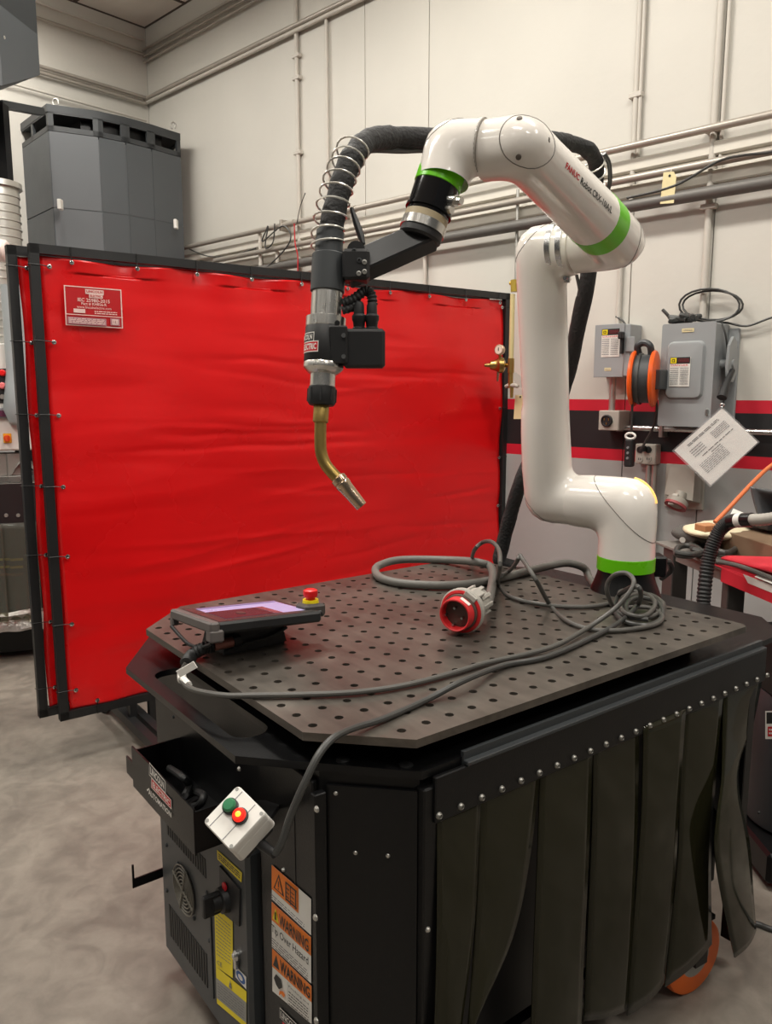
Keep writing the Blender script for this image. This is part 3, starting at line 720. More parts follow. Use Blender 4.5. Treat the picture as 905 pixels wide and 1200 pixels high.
# spiral duct
c = at(-3, 250, 4.5)
T = Thing('spiral_duct', 'ribbed galvanised spiral duct rising at the left edge', 'duct', G, (c.x, c.y, 1.95))
zt = at(0, 216, 4.5).z; zb_ = at(0, 282, 4.5).z
def ribs(z0, z1, r, pitch=.045):
    P = []; z = z0
    while z < z1-pitch: P += [(z, r), (z+pitch*.72, r), (z+pitch*.8, r+.006), (z+pitch*.92, r+.006)]; z += pitch
    return P+[(z1, r)]
T.part('duct_tube', MB().lathe((c.x, c.y, 0), (0, 0, 1), ribs(2.3, zt-.03, .12), 40), ZINC)
T.part('duct_end', MB().lathe((c.x, c.y, zt-.03), (0, 0, 1), [(0, .141), (.03, .139), (.03, .128)], 40), ZINC)
T.base = T.base
# white pipe elbow crossing in front of the duct
a = at(-18, 293.5, 4.0); b = at(8, 293.5, 4.0)
solo('white_pipe', 'white round pipe end in front of the spiral duct at left edge', 'pipe', G, a, MB().lathe(a, (b-a), [(0, .057), (.09, .057), (.11, .053), (.12, .042), (.122, .001)], 28), mat('glossy_white_pipe', (232, 216, 208), .2))
# second spiral duct below and white machine
c2 = at(-2, 350, 4.4)
solo('spiral_duct', 'lower ribbed steel duct behind the left post of the red screen', 'duct', G, (c2.x, c2.y, at(0, 402, 4.4).z), MB().lathe((c2.x, c2.y, 0), (0, 0, 1), ribs(at(0, 402, 4.4).z, at(0, 306, 4.4).z, .085), 36), ZINC)
MF = Frame((at(20, 600, 4.3).x, at(20, 600, 4.3).y), 20)
def mp(px, py): return MF.y(px, py, 0)
x1 = mp(46, 460).x; zt = mp(10, 402).z; zb1 = mp(10, 528).z
T = Thing('white_control_cabinet', 'white machine cabinet with push buttons standing left of the red screen', 'control cabinet', MF, (x1-.4, .2, zb1))
T.part('cabinet_body', MB().box((x1-.9, 0, zb1), (x1, .6, zt), ch=.008), WBOX)
p = mp(10, 432); q = mp(12, 468)
T.part('button_panel', MB().box((x1-.6, -.006, q.z-.02), (q.x-.0, 0, p.z), ch=.002), BLACKM)
for py, m in ((437, ESTR), (452, mat('lamp_pink', (230, 120, 120), .3))): 
    c = mp(3, py); T.part('push_button', MB().lathe((c.x, -.006, c.z), (0, -1, 0), [(0, .018), (.008, .018), (.01, .013), (.022, .012), (.022, .001)], 14), m)
c = mp(3, 465); T.part('key_switch', MB().lathe((c.x, -.006, c.z), (0, -1, 0), [(0, .014), (.012, .012), (.012, .001)], 12), ZINC)
p = mp(0, 478); q = mp(15, 490); T.part('display', MB().box((x1-.6, -.02, q.z), (q.x, 0, p.z), ch=.004), PGREY)
p = mp(-4, 481); q = mp(10, 488); T.part('display_glass', MB().box((x1-.5, -.023, q.z), (q.x, -.02, p.z)), mat('display_maroon', (90, 50, 70), .2))
p = mp(3.5, 508); q = mp(14, 519); T.part('switch_plate', MB().box((p.x, -.006, q.z), (q.x, 0, p.z), ch=.002), mat('switch_yellow', (238, 170, 40), .4))
c = mp(8.5, 513.5); T.part('rotary_switch', MB().lathe((c.x, -.006, c.z), (0, -1, 0), [(0, .018), (.012, .017), (.012, .001)], 14).box((c.x-.006, -.034, c.z-.018), (c.x+.006, -.016, c.z+.018), ch=.003), mat('switch_red', (225, 80, 30), .4))
cb = mp(20, 440)
T.part('side_fairing', MB().lathe((x1-.1, .0, 0), (0, 0, 1), [(mp(20, 502).z, .01), (mp(20, 495).z, .06), (mp(20, 480).z, .085), (mp(20, 455).z, .07), (mp(20, 430).z, .055), (zt+.3, .055), (zt+.3, .001)], 28), mat('fairing_grey', (160, 166, 168), .4))
# black bench with clear curtain
zt = mp(10, 545).z
x1 = mp(47, 600).x
T = Thing('welding_bench', 'black welding bench with clear curtain strips left of the red screen', 'bench', MF, (x1-.5, .3, 0))
T.part('bench_body', MB().box((x1-1.1, .06, .04), (x1-.02, .55, zt-.14)), BLACK)
T.part('bench_top', MB().box((x1-1.1, -.02, zt-.14), (x1, .6, zt-.1), ch=.004), BENCHT)
zz = mp(10, 597).z
T.part('skirt_panel', MB().box((x1-1.1, -.03, zz-.1), (x1, -.02, zt-.1)), mat('maroon_black', (34, 24, 26), .5))
for px in (8, 22, 36):
    c = mp(px, 603); T.part('bolt', MB().lathe((c.x, -.03, c.z), (0, -1, 0), [(0, .011), (.006, .009), (.006, .001)], 10), ZINC)
for i in range(3):
    xa = x1-.02-.17*i; ph = i*1.3
    mm = MB().grid(lambda u, v: V((xa-.18*u, -.034-.012*(i % 2)-.01*math.sin(3*u+ph)-(.02+.012*math.sin(19*u+ph))*(1-v)**6, .26+(zz-.07-.26)*v)), 14, 14)
    solid(T.part('curtain_strip', mm, CLEARV), .003)
T.part('crumpled_edge', MB().grid(lambda u, v: V((x1-.9*u, -.06+.03*noise.noise(V((u*9, v*3, 1))), .19+.12*v+.02*noise.noise(V((u*7, v*2, 5))))), 40, 6), FOIL)
for k_, py in enumerate((658, 667, 676)):
    for px in (2, 18):
        c = mp(px+k_*0, py-.0); T.part('yellow_mark', MB().box((c.x-.03, .05, c.z-.006), (c.x+.035, .062, c.z+.006)), YEL if k_ < 2 else mat('faded_orange', (150, 90, 50), .5))
# clamped steel pieces on that bench
base = mp(10, 570)
T = Thing('steel_fixture', 'bright steel welding fixture lying on the black bench at left', 'fixture', MF, (base.x, .1, zt-.1))
T.part('fixture_plate', MB().box((base.x-.25, 0, zt-.098), (x1-.03, .3, zt-.06), ch=.004), STEEL)
for i, px in enumerate((2, 14)):
    c = mp(px, 560); T.part('fixture_block', MB().obox((c.x, .08, zt-.0), (1, .25, 0), (-.25, 1, 0), (0, 0, 1), .035, .06, .06, ch=.004), BENCHT)
T.part('foil_wrap', MB().grid(lambda u, v: V((x1-.13+.12*u, .0+.25*v, zt-.055+.07*math.sin(u*3)+.02*noise.noise(V((u*5, v*5, 2))))), 12, 12), FOIL)

# ================================================================== WELDING SCREEN
def sp(px, py, y0=0): return SF.y(px, py, y0)
LEN = sp(590, 500).x; Z0 = .18; Z1 = sum(sp(*p).z for p in ((40, 290), (400, 322), (595, 343)))/3
T = Thing('welding_screen', 'red vinyl welding screen in a black tube frame on casters', 'welding screen', SF, (0, 0, 0))
h = .017
rrc = random.Random(21)
CRS = [(rrc.uniform(.7, LEN-.2), rrc.uniform(.35, 1.75), rrc.uniform(.25, .8), rrc.uniform(-.12, .12), rrc.choice((1, -1))*rrc.uniform(.0015, .004)) for _ in range(26)]
def CREASE(x, z, tag_):
    if tag_ > 2: return 0
    d = 0
    for cx_, cz, ln, sl, am in CRS:
        t = (x-cx_)/ln
        if abs(t) < 1:
            q = (z-cz-sl*(x-cx_)-.012*noise.noise(V((x*5, cz*9, 3))))/.013
            if abs(q) < 3: d += am*math.exp(-q*q)*(1-t*t)
    return d
def leaf(y, x0, x1, tag_):
    T.part('post', MB().box((x0-h, y-h, Z0), (x0+h, y+h, Z1)), FRAME)
    T.part('post', MB().box((x1-h, y-h, Z0), (x1+h, y+h, Z1)), FRAME)
    T.part('rail', MB().box((x0-h, y-h, Z1-2*h), (x1+h, y+h, Z1)), FRAME)
    T.part('rail', MB().box((x0-h, y-h, Z0), (x1+h, y+h, Z0+2*h)), FRAME)
    gx, gz = .024, .036
    def fn(u, v):
        x = x0+gx+(x1-x0-2*gx)*u; z = Z0+gz+(Z1-Z0-2*gz)*v
        e = min(u, 1-u)*(x1-x0); f = min(v, 1-v)*(Z1-Z0)
        d = .012*noise.noise(V((x*1.1, z*1.5, tag_)))+.004*noise.noise(V((x*3, z*7, tag_+3)))
        d += .012*math.exp(-f*14)*math.sin(x*21+tag_)*(1 if v > .5 else .5)
        d += .004*math.exp(-e*16)*math.sin(z*17)+CREASE(x, z, tag_)
        d += .0035*max(0, noise.noise(V((x*2.2, z*13, tag_+9))))
        if v > .97: z -= .012*abs(math.sin(x*5.2))
        if u < .03 or u > .97: x += .003*math.sin(z*12)*(1 if u < .5 else -1)
        return V((x, y-.004+d, z))
    cu = T.part('vinyl_sheet', MB().grid(fn, 130, 220), REDV, ang=180); solid(cu, .0015)
    ties = [Z0+.12+i*(Z1-Z0-.2)/6 for i in range(7)]
    for i, z in enumerate(ties):
        for x, sx in ((x0, 1), (x1, -1)):
            T.part('grommet', MB().lathe((x+sx*(gx+.025), y-.004-.012, z), (0, -1, 0), [(0, .009), (.005, .009), (.006, .005), (.001, .004), (.001, .001)], 10), STEEL)
            T.part('wire_tie', MB().tube([(x+sx*(gx+.025), y-.018, z), (x+sx*.02, y-h-.004, z+.004), (x-sx*.02, y-h-.003, z+.005), (x-sx*.024, y, z+.005)], .0016, 4), INK)
    for i in range(10):
        x = x0+.13+i*(x1-x0-.2)/9
        for z, sz in ((Z1, -1),) + (((Z0, 1),) if i % 3 == 0 else ()):
            T.part('grommet', MB().lathe((x, y-.02, z+sz*(gz+.022)), (0, -1, 0), [(0, .009), (.005, .009), (.006, .005), (.001, .004), (.001, .001)], 10), STEEL)
            T.part('wire_tie', MB().tube([(x, y-.026, z+sz*(gz+.02)), (x, y-h-.004, z+sz*.03), (x, y-h-.003, z)], .0024, 4), INK)
leaf(0, 0, LEN, 1.0)
leaf(.085, -.06, LEN-.08, 7.0)
T.part('hinge', MB().cyl((LEN-.02, .045, Z0+.1), (LEN-.02, .045, Z1-.1), .01, seg=8), FRAME)
q = [sp(*p, -.02) for p in ((74.5, 334), (142, 339.5), (144, 385), (77, 381))]
d = Decal(*q, lift=.0004)
d.rect(0, 0, 1, 1, 0).frame(0, 0, 1, 1, .02, .025, 1)
d.rect(.36, .82, .68, .94, 1).rect(.42, .73, .66, .83, 1).text('LINCOLN', .38, .86, .66, .92, 0, .02).text('ELECTRIC', .44, .75, .64, .81, 0, .02)
d.text('IEC 25980-2015', .22, .62, .78, .71, 1, .015).text('Part # KH856-R', .28, .53, .72, .61, 1, .01).text('www.lincolnelectric.com', .2, .45, .8, .52, 1)
d.rect(.14, .33, .34, .43, 1).lines(.5, .32, .9, .42, 2, 1).rect(0, .27, 1, .29, 1).rect(.03, .04, .7, .22, 2).lines(.05, .06, .68, .2, 4, 1, .5).rect(.77, .06, .94, .24, 2).frame(.8, .08, .91, .22, .02, .03, 1).rect(.83, .11, .85, .2, 1).rect(.865, .11, .885, .2, 1)
T.part('rating_label', d.mb, [mat('label_red', (190, 18, 26), .4), mat('label_cream', (238, 205, 198), .5), mat('label_pink_grey', (176, 120, 128), .5)], label='red label with white border and printed lettering')
for fx_ in (.28, LEN-.3):
    for dx in (0, .085):
        T.part('leg', MB().box((fx_+dx-.015, -.015, .07), (fx_+dx+.015, .015, Z0)), FRAME)
    T.part('foot_bar', MB().box((fx_+.025, -.5, .085), (fx_+.06, .45, .125)), FRAME)
    T.part('foot_bar', MB().box((fx_-.03, -.5, .085), (fx_+.005, .45, .125)), FRAME)
    for y in (-.46, .4):
        w = T.part('caster', MB().lathe((fx_-.0, y, .036), (.9, .4, 0), [(-.014, .03), (-.01, .036), (.01, .036), (.014, .03), (.014, .001)], 18), RUBBER)
        T.part('caster_fork', MB().box((fx_-.022, y-.02, .045), (fx_-.016, y+.03, .088)).box((fx_+.016, y-.02, .045), (fx_+.022, y+.03, .088)).box((fx_-.024, y-.03, .075), (fx_+.026, y+.035, .09)), STEEL, w)

# ================================================================== CART
from mathutils.geometry import delaunay_2d_cdt
def plate(outer, holes, z0, z1, mb=None, mi=0):               # plate with through holes
    mb = mb or MB()
    pts = [V((p[0], p[1])) for p in outer]; ed = [(i, (i+1) % len(outer)) for i in range(len(outer))]
    loops = [list(range(len(outer)))]
    for h in holes:
        o = len(pts); pts += [V((p[0], p[1])) for p in h]; ed += [(o+i, o+(i+1) % len(h)) for i in range(len(h))]; loops.append(list(range(o, o+len(h))))
    vs, es, fs, *_ = delaunay_2d_cdt(pts, ed, [], 1, 1e-6)
    hc = [(sum((V((p[0], p[1])) for p in h), V((0, 0)))/len(h), h) for h in holes]
    def inside(c, h):
        r = False; j = len(h)-1
        for i in range(len(h)):
            if (h[i][1] > c.y) != (h[j][1] > c.y) and c.x < (h[j][0]-h[i][0])*(c.y-h[i][1])/(h[j][1]-h[i][1])+h[i][0]: r = not r
            j = i
        return r
    cell = {}
    for c, h in hc:
        R = max((V((p[0], p[1]))-c).length for p in h); cell.setdefault((int(c.x/.2), int(c.y/.2)), []).append((c, h, R))
    big = [(c, h, R) for l in cell.values() for c, h, R in l if R > .05]
    keep = []
    for f in fs:
        c = sum((vs[i] for i in f), V((0, 0)))/len(f); k = (int(c.x/.2), int(c.y/.2)); bad = any(inside(c, h) for _, h, _ in big)
        if not bad:
            for dx in (-1, 0, 1):
                for dy in (-1, 0, 1):
                    for cc_, h, R in cell.get((k[0]+dx, k[1]+dy), []):
                        if (c-cc_).length < R and inside(c, h): bad = True
        if not bad: keep.append(f)
    n = len(vs)
    def up(f):
        a, b, c = (vs[i] for i in f[:3]); return f if (b-a).cross(c-a) > 0 else tuple(reversed(f))
    top = [tuple(i+n for i in up(f)) for f in keep]; bot = [tuple(reversed(up(f))) for f in keep]
    mb.add([(v.x, v.y, z0) for v in vs]+[(v.x, v.y, z1) for v in vs], top+bot, mi)
    for l in loops:
        P = [pts[i] for i in l]; k = len(P)
        A = sum(P[i].cross(P[(i+1) % k]) for i in range(k)); 
        if (A < 0) == (l is loops[0]): P = P[::-1]
        mb.add([(p.x, p.y, z0) for p in P]+[(p.x, p.y, z1) for p in P], [(i, (i+1) % k, (i+1) % k+k, i+k) for i in range(k)], mi)
    return mb
CT = Thing('welding_cart', 'large black steel welding cart carrying the perforated table and the robot', 'cart', CF, (.6, .5, 0))
def rpoly(x0, x1, y0, y1, r, n=6):
    P = []
    for cx, cy, a0 in ((x1-r, y1-r, 0), (x0+r, y1-r, 90), (x0+r, y0+r, 180), (x1-r, y0+r, 270)):
        for k in range(n): t = math.radians(a0+90*k/(n-1)); P.append((cx+r*math.cos(t), cy+r*math.sin(t)))
    return P
PLATF = [(-.075, .24), (.145, 0), (1.37, 0.01), (1.48, .12), (1.48, .9), (1.37, 1.01), (.07, 1.01), (-.075, .79)]
CT.part('platform', plate(PLATF, [rpoly(-.045, .03, .29, .72, .034)], .866, .88), BLACK)
CT.part('cabinet', MB().prism([(.03, .135), (.15, .012), (.175, .012), (.175, .05), (1.19, .05), (1.19, .9), (.03, .9)], .235, .866).prism([(.03, .135), (.15, .012), (.175, .012), (.175, .2), (1.19, .2), (1.19, .9), (.03, .9)], .1, .2345), BLACK)  # solid black body stands in for the dark open interior behind the strips
CT.part('table_riser', MB().prism([(.1, .2), (.2, .1), (1.1, .1), (1.1, .92), (.2, .92), (.1, .82)], .88, .925), BLACK)
TBO = [(0, .137), (.133, 0), (1.165, .0), (1.18, .015), (1.18, .985), (1.165, 1.0), (.145, 1.0), (0, .858)]
holes = []
for i in range(22):
    for j in range(18):
        x = .0275+i*.0538; y = .0425+j*.0538
        if x+y < .165 or (y-x) > .835: continue
        holes.append([(x+.0083*math.cos(k*math.pi/5), y+.0083*math.sin(k*math.pi/5)) for k in range(10)])
CT.part('tabletop', plate(TBO, holes, .925, .94), TABLE, label='dark steel tabletop drilled with rows of round holes')
CT.part('black_undersheet', MB().prism([(.03, .15), (.15, .03), (1.15, .03), (1.15, .97), (.16, .97), (.03, .84)], .918, .9245), INK)  # ink-black sheet directly beneath the drilled holes
for px in ((402, 891), (476, 897)):
    p = CF.z(*px, .88); CT.part('flat_bolt', MB().lathe((p.x, p.y, .88), (0, 0, 1), [(0, .012), (.002, .012), (.003, .009), (.003, .001)], 16), BLACKM)
# chamfered front face: flange and screws
CT.part('front_cover', MB().slab([(.031+.008, .124, .12), (.147, .013, .12), (.147, .013, .842), (.039, .124, .842)], (-.004, -.004, 0)), BLACK)
ch_n = V((-.72, -.70, 0)).normalized()
def oncham(px, py):
    r = CF.i.to_3x3() @ ray(px, py); o = CF.i @ V((0, 0, CAMH)); P0 = V((.03, .129, 0)); return o+r*((P0-o).dot(ch_n)/r.dot(ch_n))
def screw(T, p, n, r=.006, m=None, name='screw', parent=None): T.part(name, MB().lathe(V(p), n, [(0, r), (.002, r), (.0045, r*.6), (.0045, .0005)], 10), m or ZINC, parent)
for px in ((394, 929), (417, 998.5), (455, 1002)): screw(CT, oncham(*px), ch_n, .0045)
CT.part('corner_post', MB().box((.145, -.006, .08), (.178, .03, .85), ch=.003), BLACK)
p = CF.y(501, 1089, -.006); screw(CT, p, (0, -1, 0), .005)
# left side: sticker door
aS = .018
CT.part('side_door', MB().box((aS, .14, .1), (.03, .335, .845), ch=.003), BLACK)
CT.part('door_flange', MB().box((aS-.012, .112, .1), (.03, .127, .835), ch=.002), BLACK)
for px in ((372, 948), (370.5, 1075), (371.5, 1196)): screw(CT, CF.x(*px, aS-.012), (-1, 0, 0), .006)
for px in ((333, 1019),): screw(CT, CF.x(*px, aS), (-1, 0, 0), .004)
CT.part('door_seam', MB().box((aS-.001, .2, .6), (aS, .203, .8)), INK)
def c4(x, y): return (140+x/3.232, 840+y/3.232)
def sdec(pts, a, lift=.0004): return Decal(*[CF.x(*c4(*p), a) for p in pts], lift=lift)
a_ = aS-.0015
MW = [WHT, WARN, INK, YEL, PGREY]
d = sdec(((578, 560), (727, 690), (727, 828), (578, 690)), a_)
d.rect(0, 0, 1, 1, 0).rect(.0, .3, .7, 1, 1).poly([(.06, .4), (.34, .4), (.2, .92)], 2).poly([(.1, .44), (.3, .44), (.2, .83)], 1).rect(.188, .55, .212, .72, 2).rect(.188, .48, .212, .52, 2)
d.frame(.4, .4, .68, .92, .03, .05, 2).rect(.53, .4, .55, .92, 2).lines(.43, .5, .52, .85, 3, 2, .3).lines(.56, .5, .65, .85, 3, 2, .3).lines(.04, .06, .9, .26, 3, 4, .4)
CT.part('warning_label', d.mb, MW, label='orange and white label with triangle and manual pictograms')
d = sdec(((578, 700), (727, 835), (727, 1010), (578, 870)), a_)
d.rect(0, 0, 1, 1, 0).rect(0, .6, 1, 1, 1).poly([(.03, .66), (.2, .66), (.115, .94)], 3).frame(.1, .7, .13, .86, .02, .02, 2).text('WARNING', .23, .66, .97, .93, 2, .02).text('Tip Over Hazard', .03, .34, .97, .56, 2, .01).lines(.04, .06, .96, .28, 4, 4, .4)
CT.part('warning_label', d.mb, MW, label='orange and white label reading WARNING Tip Over Hazard')
d = sdec(((580, 876), (729, 1020), (729, 1164), (580, 1038)), a_)
d.rect(0, 0, 1, 1, 0).rect(0, .58, 1, 1, 1).poly([(.03, .64), (.2, .64), (.115, .94)], 2).text('WARNING', .22, .64, .97, .93, 2, .02)
d.poly([(.06, .36), (.12, .5), (.25, .48), (.28, .3), (.2, .2), (.12, .25)], 2).poly([(.2, .05), (.26, .14), (.33, .1), (.37, .2), (.31, .24), (.22, .18)], 1).rect(.43, 0, .44, .58, 4).text('Pinching and', .47, .46, .96, .54, 2).lines(.47, .05, .96, .42, 5, 2, .35)
CT.part('warning_label', d.mb, MW, label='lowest orange and white WARNING label with hand pictogram')
d = sdec(((608, 1100), (700, 1190), (700, 1290), (608, 1200)), a_)
d.rect(0, .62, .8, 1, 0).rect(.02, .65, .78, .97, 2).text('LINCOLN', .06, .7, .74, .92, 0, .02).rect(.14, .3, 1, .6, 3).text('ELECTRIC', .2, .36, .94, .54, 0, .02)
CT.part('maker_label', d.mb, [WHT, WARN, INK, INKR], label='white and red maker logo label')

# controller on the left side
aC = 0.0
GUARD = mat('guard_wire', (112, 108, 98), .5)
CC = CT.part('controller', MB().box((aC, .36, .115), (.04, .83, .607), ch=.008), CTRL, label='dark grey controller box with fan grille, vents and labels')
def cx(px, py, a=aC): return CF.x(px, py, a)
def vents(px0, px1, n, h, nm):
    p0, p1 = cx(*px0), cx(*px1)
    mm = MB()
    for i in range(n):
        y = p0.y+(p1.y-p0.y)*i/(n-1); z = (p0.z+p1.z)/2
        mm.box((aC-.0012, y-.0042, z-h/2), (aC+.001, y+.0042, z+h/2))
    CT.part(nm, mm, INK, CC, kind='stuff')
vents((197, 974), (240, 1010), 17, .045, 'vent_slots')
vents((200, 1083), (242, 1132), 16, .085, 'vent_slots')
f = cx(217.5, 1042)
CT.part('fan_recess', MB().lathe((aC-.0005, f.y, f.z), (-1, 0, 0), [(0, .058), (.001, .058), (.001, .001)], 36), INK, CC)
for k in range(6):
    r = .058-.0085*k
    CT.part('fan_guard', MB().tube([(aC-.006, f.y+r*math.cos(t*math.pi/16), f.z+r*math.sin(t*math.pi/16)) for t in range(33)], .0016, 6), GUARD, CC)
for an in (.35, 1.92):
    dv = V((0, math.cos(an), math.sin(an))); CT.part('fan_guard', MB().cyl(V((aC-.007, f.y, f.z))-dv*.06, V((aC-.007, f.y, f.z))+dv*.06, .0028, seg=6), GUARD, CC)
CT.part('panel_edge', MB().box((aC-.003, cx(246, 1045).y-.004, .17), (aC, cx(246, 1045).y+.004, .37)), CHAR, CC)
for px in ((195.5, 990), (196, 1043.5), (209, 1012), (228, 1076), (243, 1046), (246, 1102)): screw(CT, cx(*px), (-1, 0, 0), .005, CHAR, 'screw', CC)
d = sdec(((370, 503), (465, 590), (463, 628), (372, 540)), aC-.001); d.rect(0, 0, 1, 1, 0).lines(.06, .2, .94, .85, 3, 1, .5)
CT.part('yellow_label', d.mb, [YEL, INK], CC, label='narrow yellow label with black print at the top')
q = [cx(*c4(*p), aC-.004) for p in ((378, 565), (455, 655), (452, 795), (380, 735))]
CT.part('switch_plate', MB().slab(q, (.004, 0, 0)), BLACKM, CC)
k = cx(*c4(400, 690), aC-.004); k = V((aC-.004, k.y, k.z)); kn = MB().lathe(k, (-1, 0, 0), [(0, .028), (.012, .026), (.014, .018), (.03, .017), (.03, .001)], 24).box((k.x-.05, k.y-.007, k.z-.024), (k.x-.012, k.y+.007, k.z+.024), ch=.003)
CT.part('main_switch', kn, BLACKM, CC, label='black rotary main switch')
r_ = cx(*c4(400, 642), aC-.006); CT.part('switch_mark', MB().lathe(r_, (-1, 0, 0), [(0, .009), (.003, .009), (.003, .001)], 14), INKR, CC)
d = sdec(((360, 705), (430, 770), (430, 990), (366, 945)), aC-.001); d.rect(0, 0, 1, 1, 0).lines(.08, .2, .9, .9, 12, 1, .22).text('CE', .1, .06, .4, .13, 1)
CT.part('yellow_label', d.mb, [YEL, PGREY], CC, label='tall yellow instruction label below the switch')
d = sdec(((366, 945), (482, 1040), (482, 1180), (370, 1085)), aC-.001); d.rect(0, 0, 1, 1, 0).rect(0, .15, 1, .7, 2).lines(.06, .2, .94, .64, 6, 1, .3).poly([(.45, .75), (.55, .75), (.5, .95)], 1)
CT.part('rating_label', d.mb, [YEL, PGREY, SIL], CC, label='yellow and silver rating label at the bottom')
d = sdec(((440, 943), (481, 985), (481, 1032), (440, 985)), aC-.001); d.rect(0, 0, 1, 1, 0).poly([(.5+.42*math.cos(t*.4), .5+.42*math.sin(t*.4)) for t in range(16)], 1).poly([(.5+.22*math.cos(t*.4), .5+.22*math.sin(t*.4)) for t in range(16)], 0)
CT.part('round_sticker', d.mb, [WHT, BLUEL], CC, label='small white sticker with blue ring')
k = cx(*c4(450, 900)); CT.part('door_latch', MB().lathe(k, (-1, 0, 0), [(0, .011), (.006, .011), (.012, .006), (.012, .0005)], 14).box((k.x-.01, k.y-.005, k.z-.03), (k.x, k.y+.005, k.z), ch=.002), STEEL, CC)
# pocket tray on the left side
bx0, bx1, pz0, pz1, pa = .413, .75, .615, .702, -.08
TR = CT.part('side_tray', MB().prism([(pa, bx0), (.03, bx0), (.03, bx0+.004), (pa+.004, bx0+.004), (pa+.004, bx1-.004), (.03, bx1-.004), (.03, bx1), (pa, bx1)], pz0, pz1-.004).box((pa, bx0, pz0-.003), (.03, bx1, pz0+.002)), BLACK, label='black open tray with a logo on its front plate')
CT.part('front_plate', MB().box((pa-.004, bx0-.002, pz0-.006), (pa, bx1+.004, pz1+.004)).box((pa-.004, bx1, pz0+.01), (pa, bx1+.045, pz1-.035)), BLACK, TR)
q = [CF.x(*c4(*p), pa-.0045) for p in ((114, 172), (198, 272), (200, 384), (112, 292))]
d = Decal(*q, lift=.0003)
d.rect(0, .6, .74, 1, 1).rect(.02, .63, .72, .97, 0).text('LINCOLN', .06, .69, .68, .92, 1, .03).rect(.12, .3, 1, .62, 1).rect(.14, .33, .98, .6, 2).text('ELECTRIC', .19, .38, .94, .55, 1, .03)
d.text('AUTOMATION', .02, .02, 1, .2, 1, .02).poly([(-.06, .1), (.05, .24), (.06, .2), (-.02, .08)], 1)
CT.part('maker_logo', d.mb, [INK, WHT, INKR], TR, label='white and red maker logo lettering')
screw(CT, CF.x(281, 901, .02), (-1, 0, 0), .005); screw(CT, CF.x(204, 840, .025), (-1, 0, 0), .004, CHAR)
# hook at the far left
p = CF.x(188, 1017, .02)
CT.part('cable_hook', MB().box((-.06, .87, p.z-.012), (.03, .874, p.z+.012)).box((-.06, .87, p.z-.012), (-.055, .874, p.z+.05)), BLACK)
# curtain side
BOLTM = mat('bolt_steel', (150, 148, 142), .4, .8)
CT.part('skirt_panel', MB().box((.165, -.012, .785), (1.255, -.002, .868), ch=.002), BLACK)
CT.part('skirt_lip', MB().box((.235, -.016, .868), (1.245, .0, .876), ch=.0015).box((.235, -.004, .858), (1.245, .004, .89)), CHAR)
b0 = None
for i in range(23):
    x = .172+i*.0495
    if b0 is None: b0 = CT.part('bolt', MB().lathe((0, 0, 0), (0, -1, 0), [(0, .0064), (.002, .0064), (.005, .005), (.006, .0035), (.0035, .0028), (.0035, .0005)], 12), BOLTM, at=(0, 0, 0)); o = b0; o.data.transform(Matrix.Translation(CT.base))
    else: o = CT.copy(b0, (0, 0, 0))
    o.location = V((x, -.012, .799))-CT.base
strips = [  # rows of (left px, right px, y) and their height offsets from the curtain plane
    [((512, 962), (563, 940), -.006), ((512, 1080), (556, 1080), -.012), ((509, 1210), (540, 1210), -.02), ((506, 1300), (532, 1300), -.03)],
    [((563, 940), (633, 908), -.006), ((561, 1010), (620, 1010), -.014), ((556, 1100), (600, 1100), -.02), ((548, 1210), (552, 1212), -.03), ((546, 1300), (530, 1300), -.02)],
    [((633, 908), (694, 884), -.006), ((630, 1000), (690, 1000), -.018), ((626, 1100), (685, 1100), -.022), ((622, 1215), (681, 1195), -.024), ((619, 1300), (677, 1270), -.02)],
    [((695, 884), (748, 862), -.004), ((694, 960), (747, 960), -.006), ((689, 1080), (742, 1080), -.008), ((684, 1196), (735, 1183), -.01)],
    [((754, 860), (803, 840), -.012), ((752, 950), (796, 940), -.02), ((745, 1050), (790, 1040), -.02), ((735, 1190), (778, 1152), -.02)],
    [((803, 840), (847, 820), -.006), ((797, 930), (838, 920), -.012), ((794, 1010), (833, 1000), -.02), ((779, 1157), (834, 1106), -.02)],
    [((847, 820), (894, 797), -.004), ((847, 870), (882, 850), -.02), ((846, 914), (867, 890), -.04), ((840, 960), (866, 930), -.06), ((838, 1000), (878, 985), -.07), ((848, 1062), (883, 1050), -.075), ((861, 1122), (886, 1090), -.07)],
]
for si, rows in enumerate(strips):
    L = [CF.y(*r[0], r[2]) for r in rows]; R = [CF.y(*r[1], r[2]-(.012 if si != 6 else -.025)) for r in rows]
    R[0] = CF.y(*rows[0][1], rows[0][2])
    L[0].z = R[0].z = .802
    Ls, Rs = spline(L, 6), spline(R, 6); nn = len(Ls)-1
    def fn(u, v):
        i = min(int(v*nn+.5), nn); p = Ls[i].lerp(Rs[i], u); p.y -= .008*math.sin(math.pi*u)*v; return p
    solid(CT.part('curtain_strip', MB().grid(fn, 8, nn), VINYL, ang=180), .003)
CT.part('dark_backdrop', MB().box((1.185, .02, .3), (1.2, .9, .866)), BLACK)  # added dark backdrop in place of the shaded gap beside the post
CT.part('frame_post', MB().box((1.2, -.004, .08), (1.232, .028, .79), ch=.002), BLACK)
for px in ((889, 952),): screw(CT, CF.y(*px, -.004), (0, -1, 0), .004, INK)
p0 = V((1.06, .06, .62)); p1 = V((1.2, .04, .44)); CT.part('brace', MB().obox((p0+p1)/2, p1-p0, (0, 1, 0), (p1-p0).cross(V((0, 1, 0))), (p1-p0).length/2, .004, .03), BLACK)
CT.part('base_frame', MB().box((.15, .1, .1), (1.2, .15, .14)).box((.03, .86, .08), (1.23, .9, .12)).box((1.16, .1, .08), (1.23, .9, .12)), BLACK)
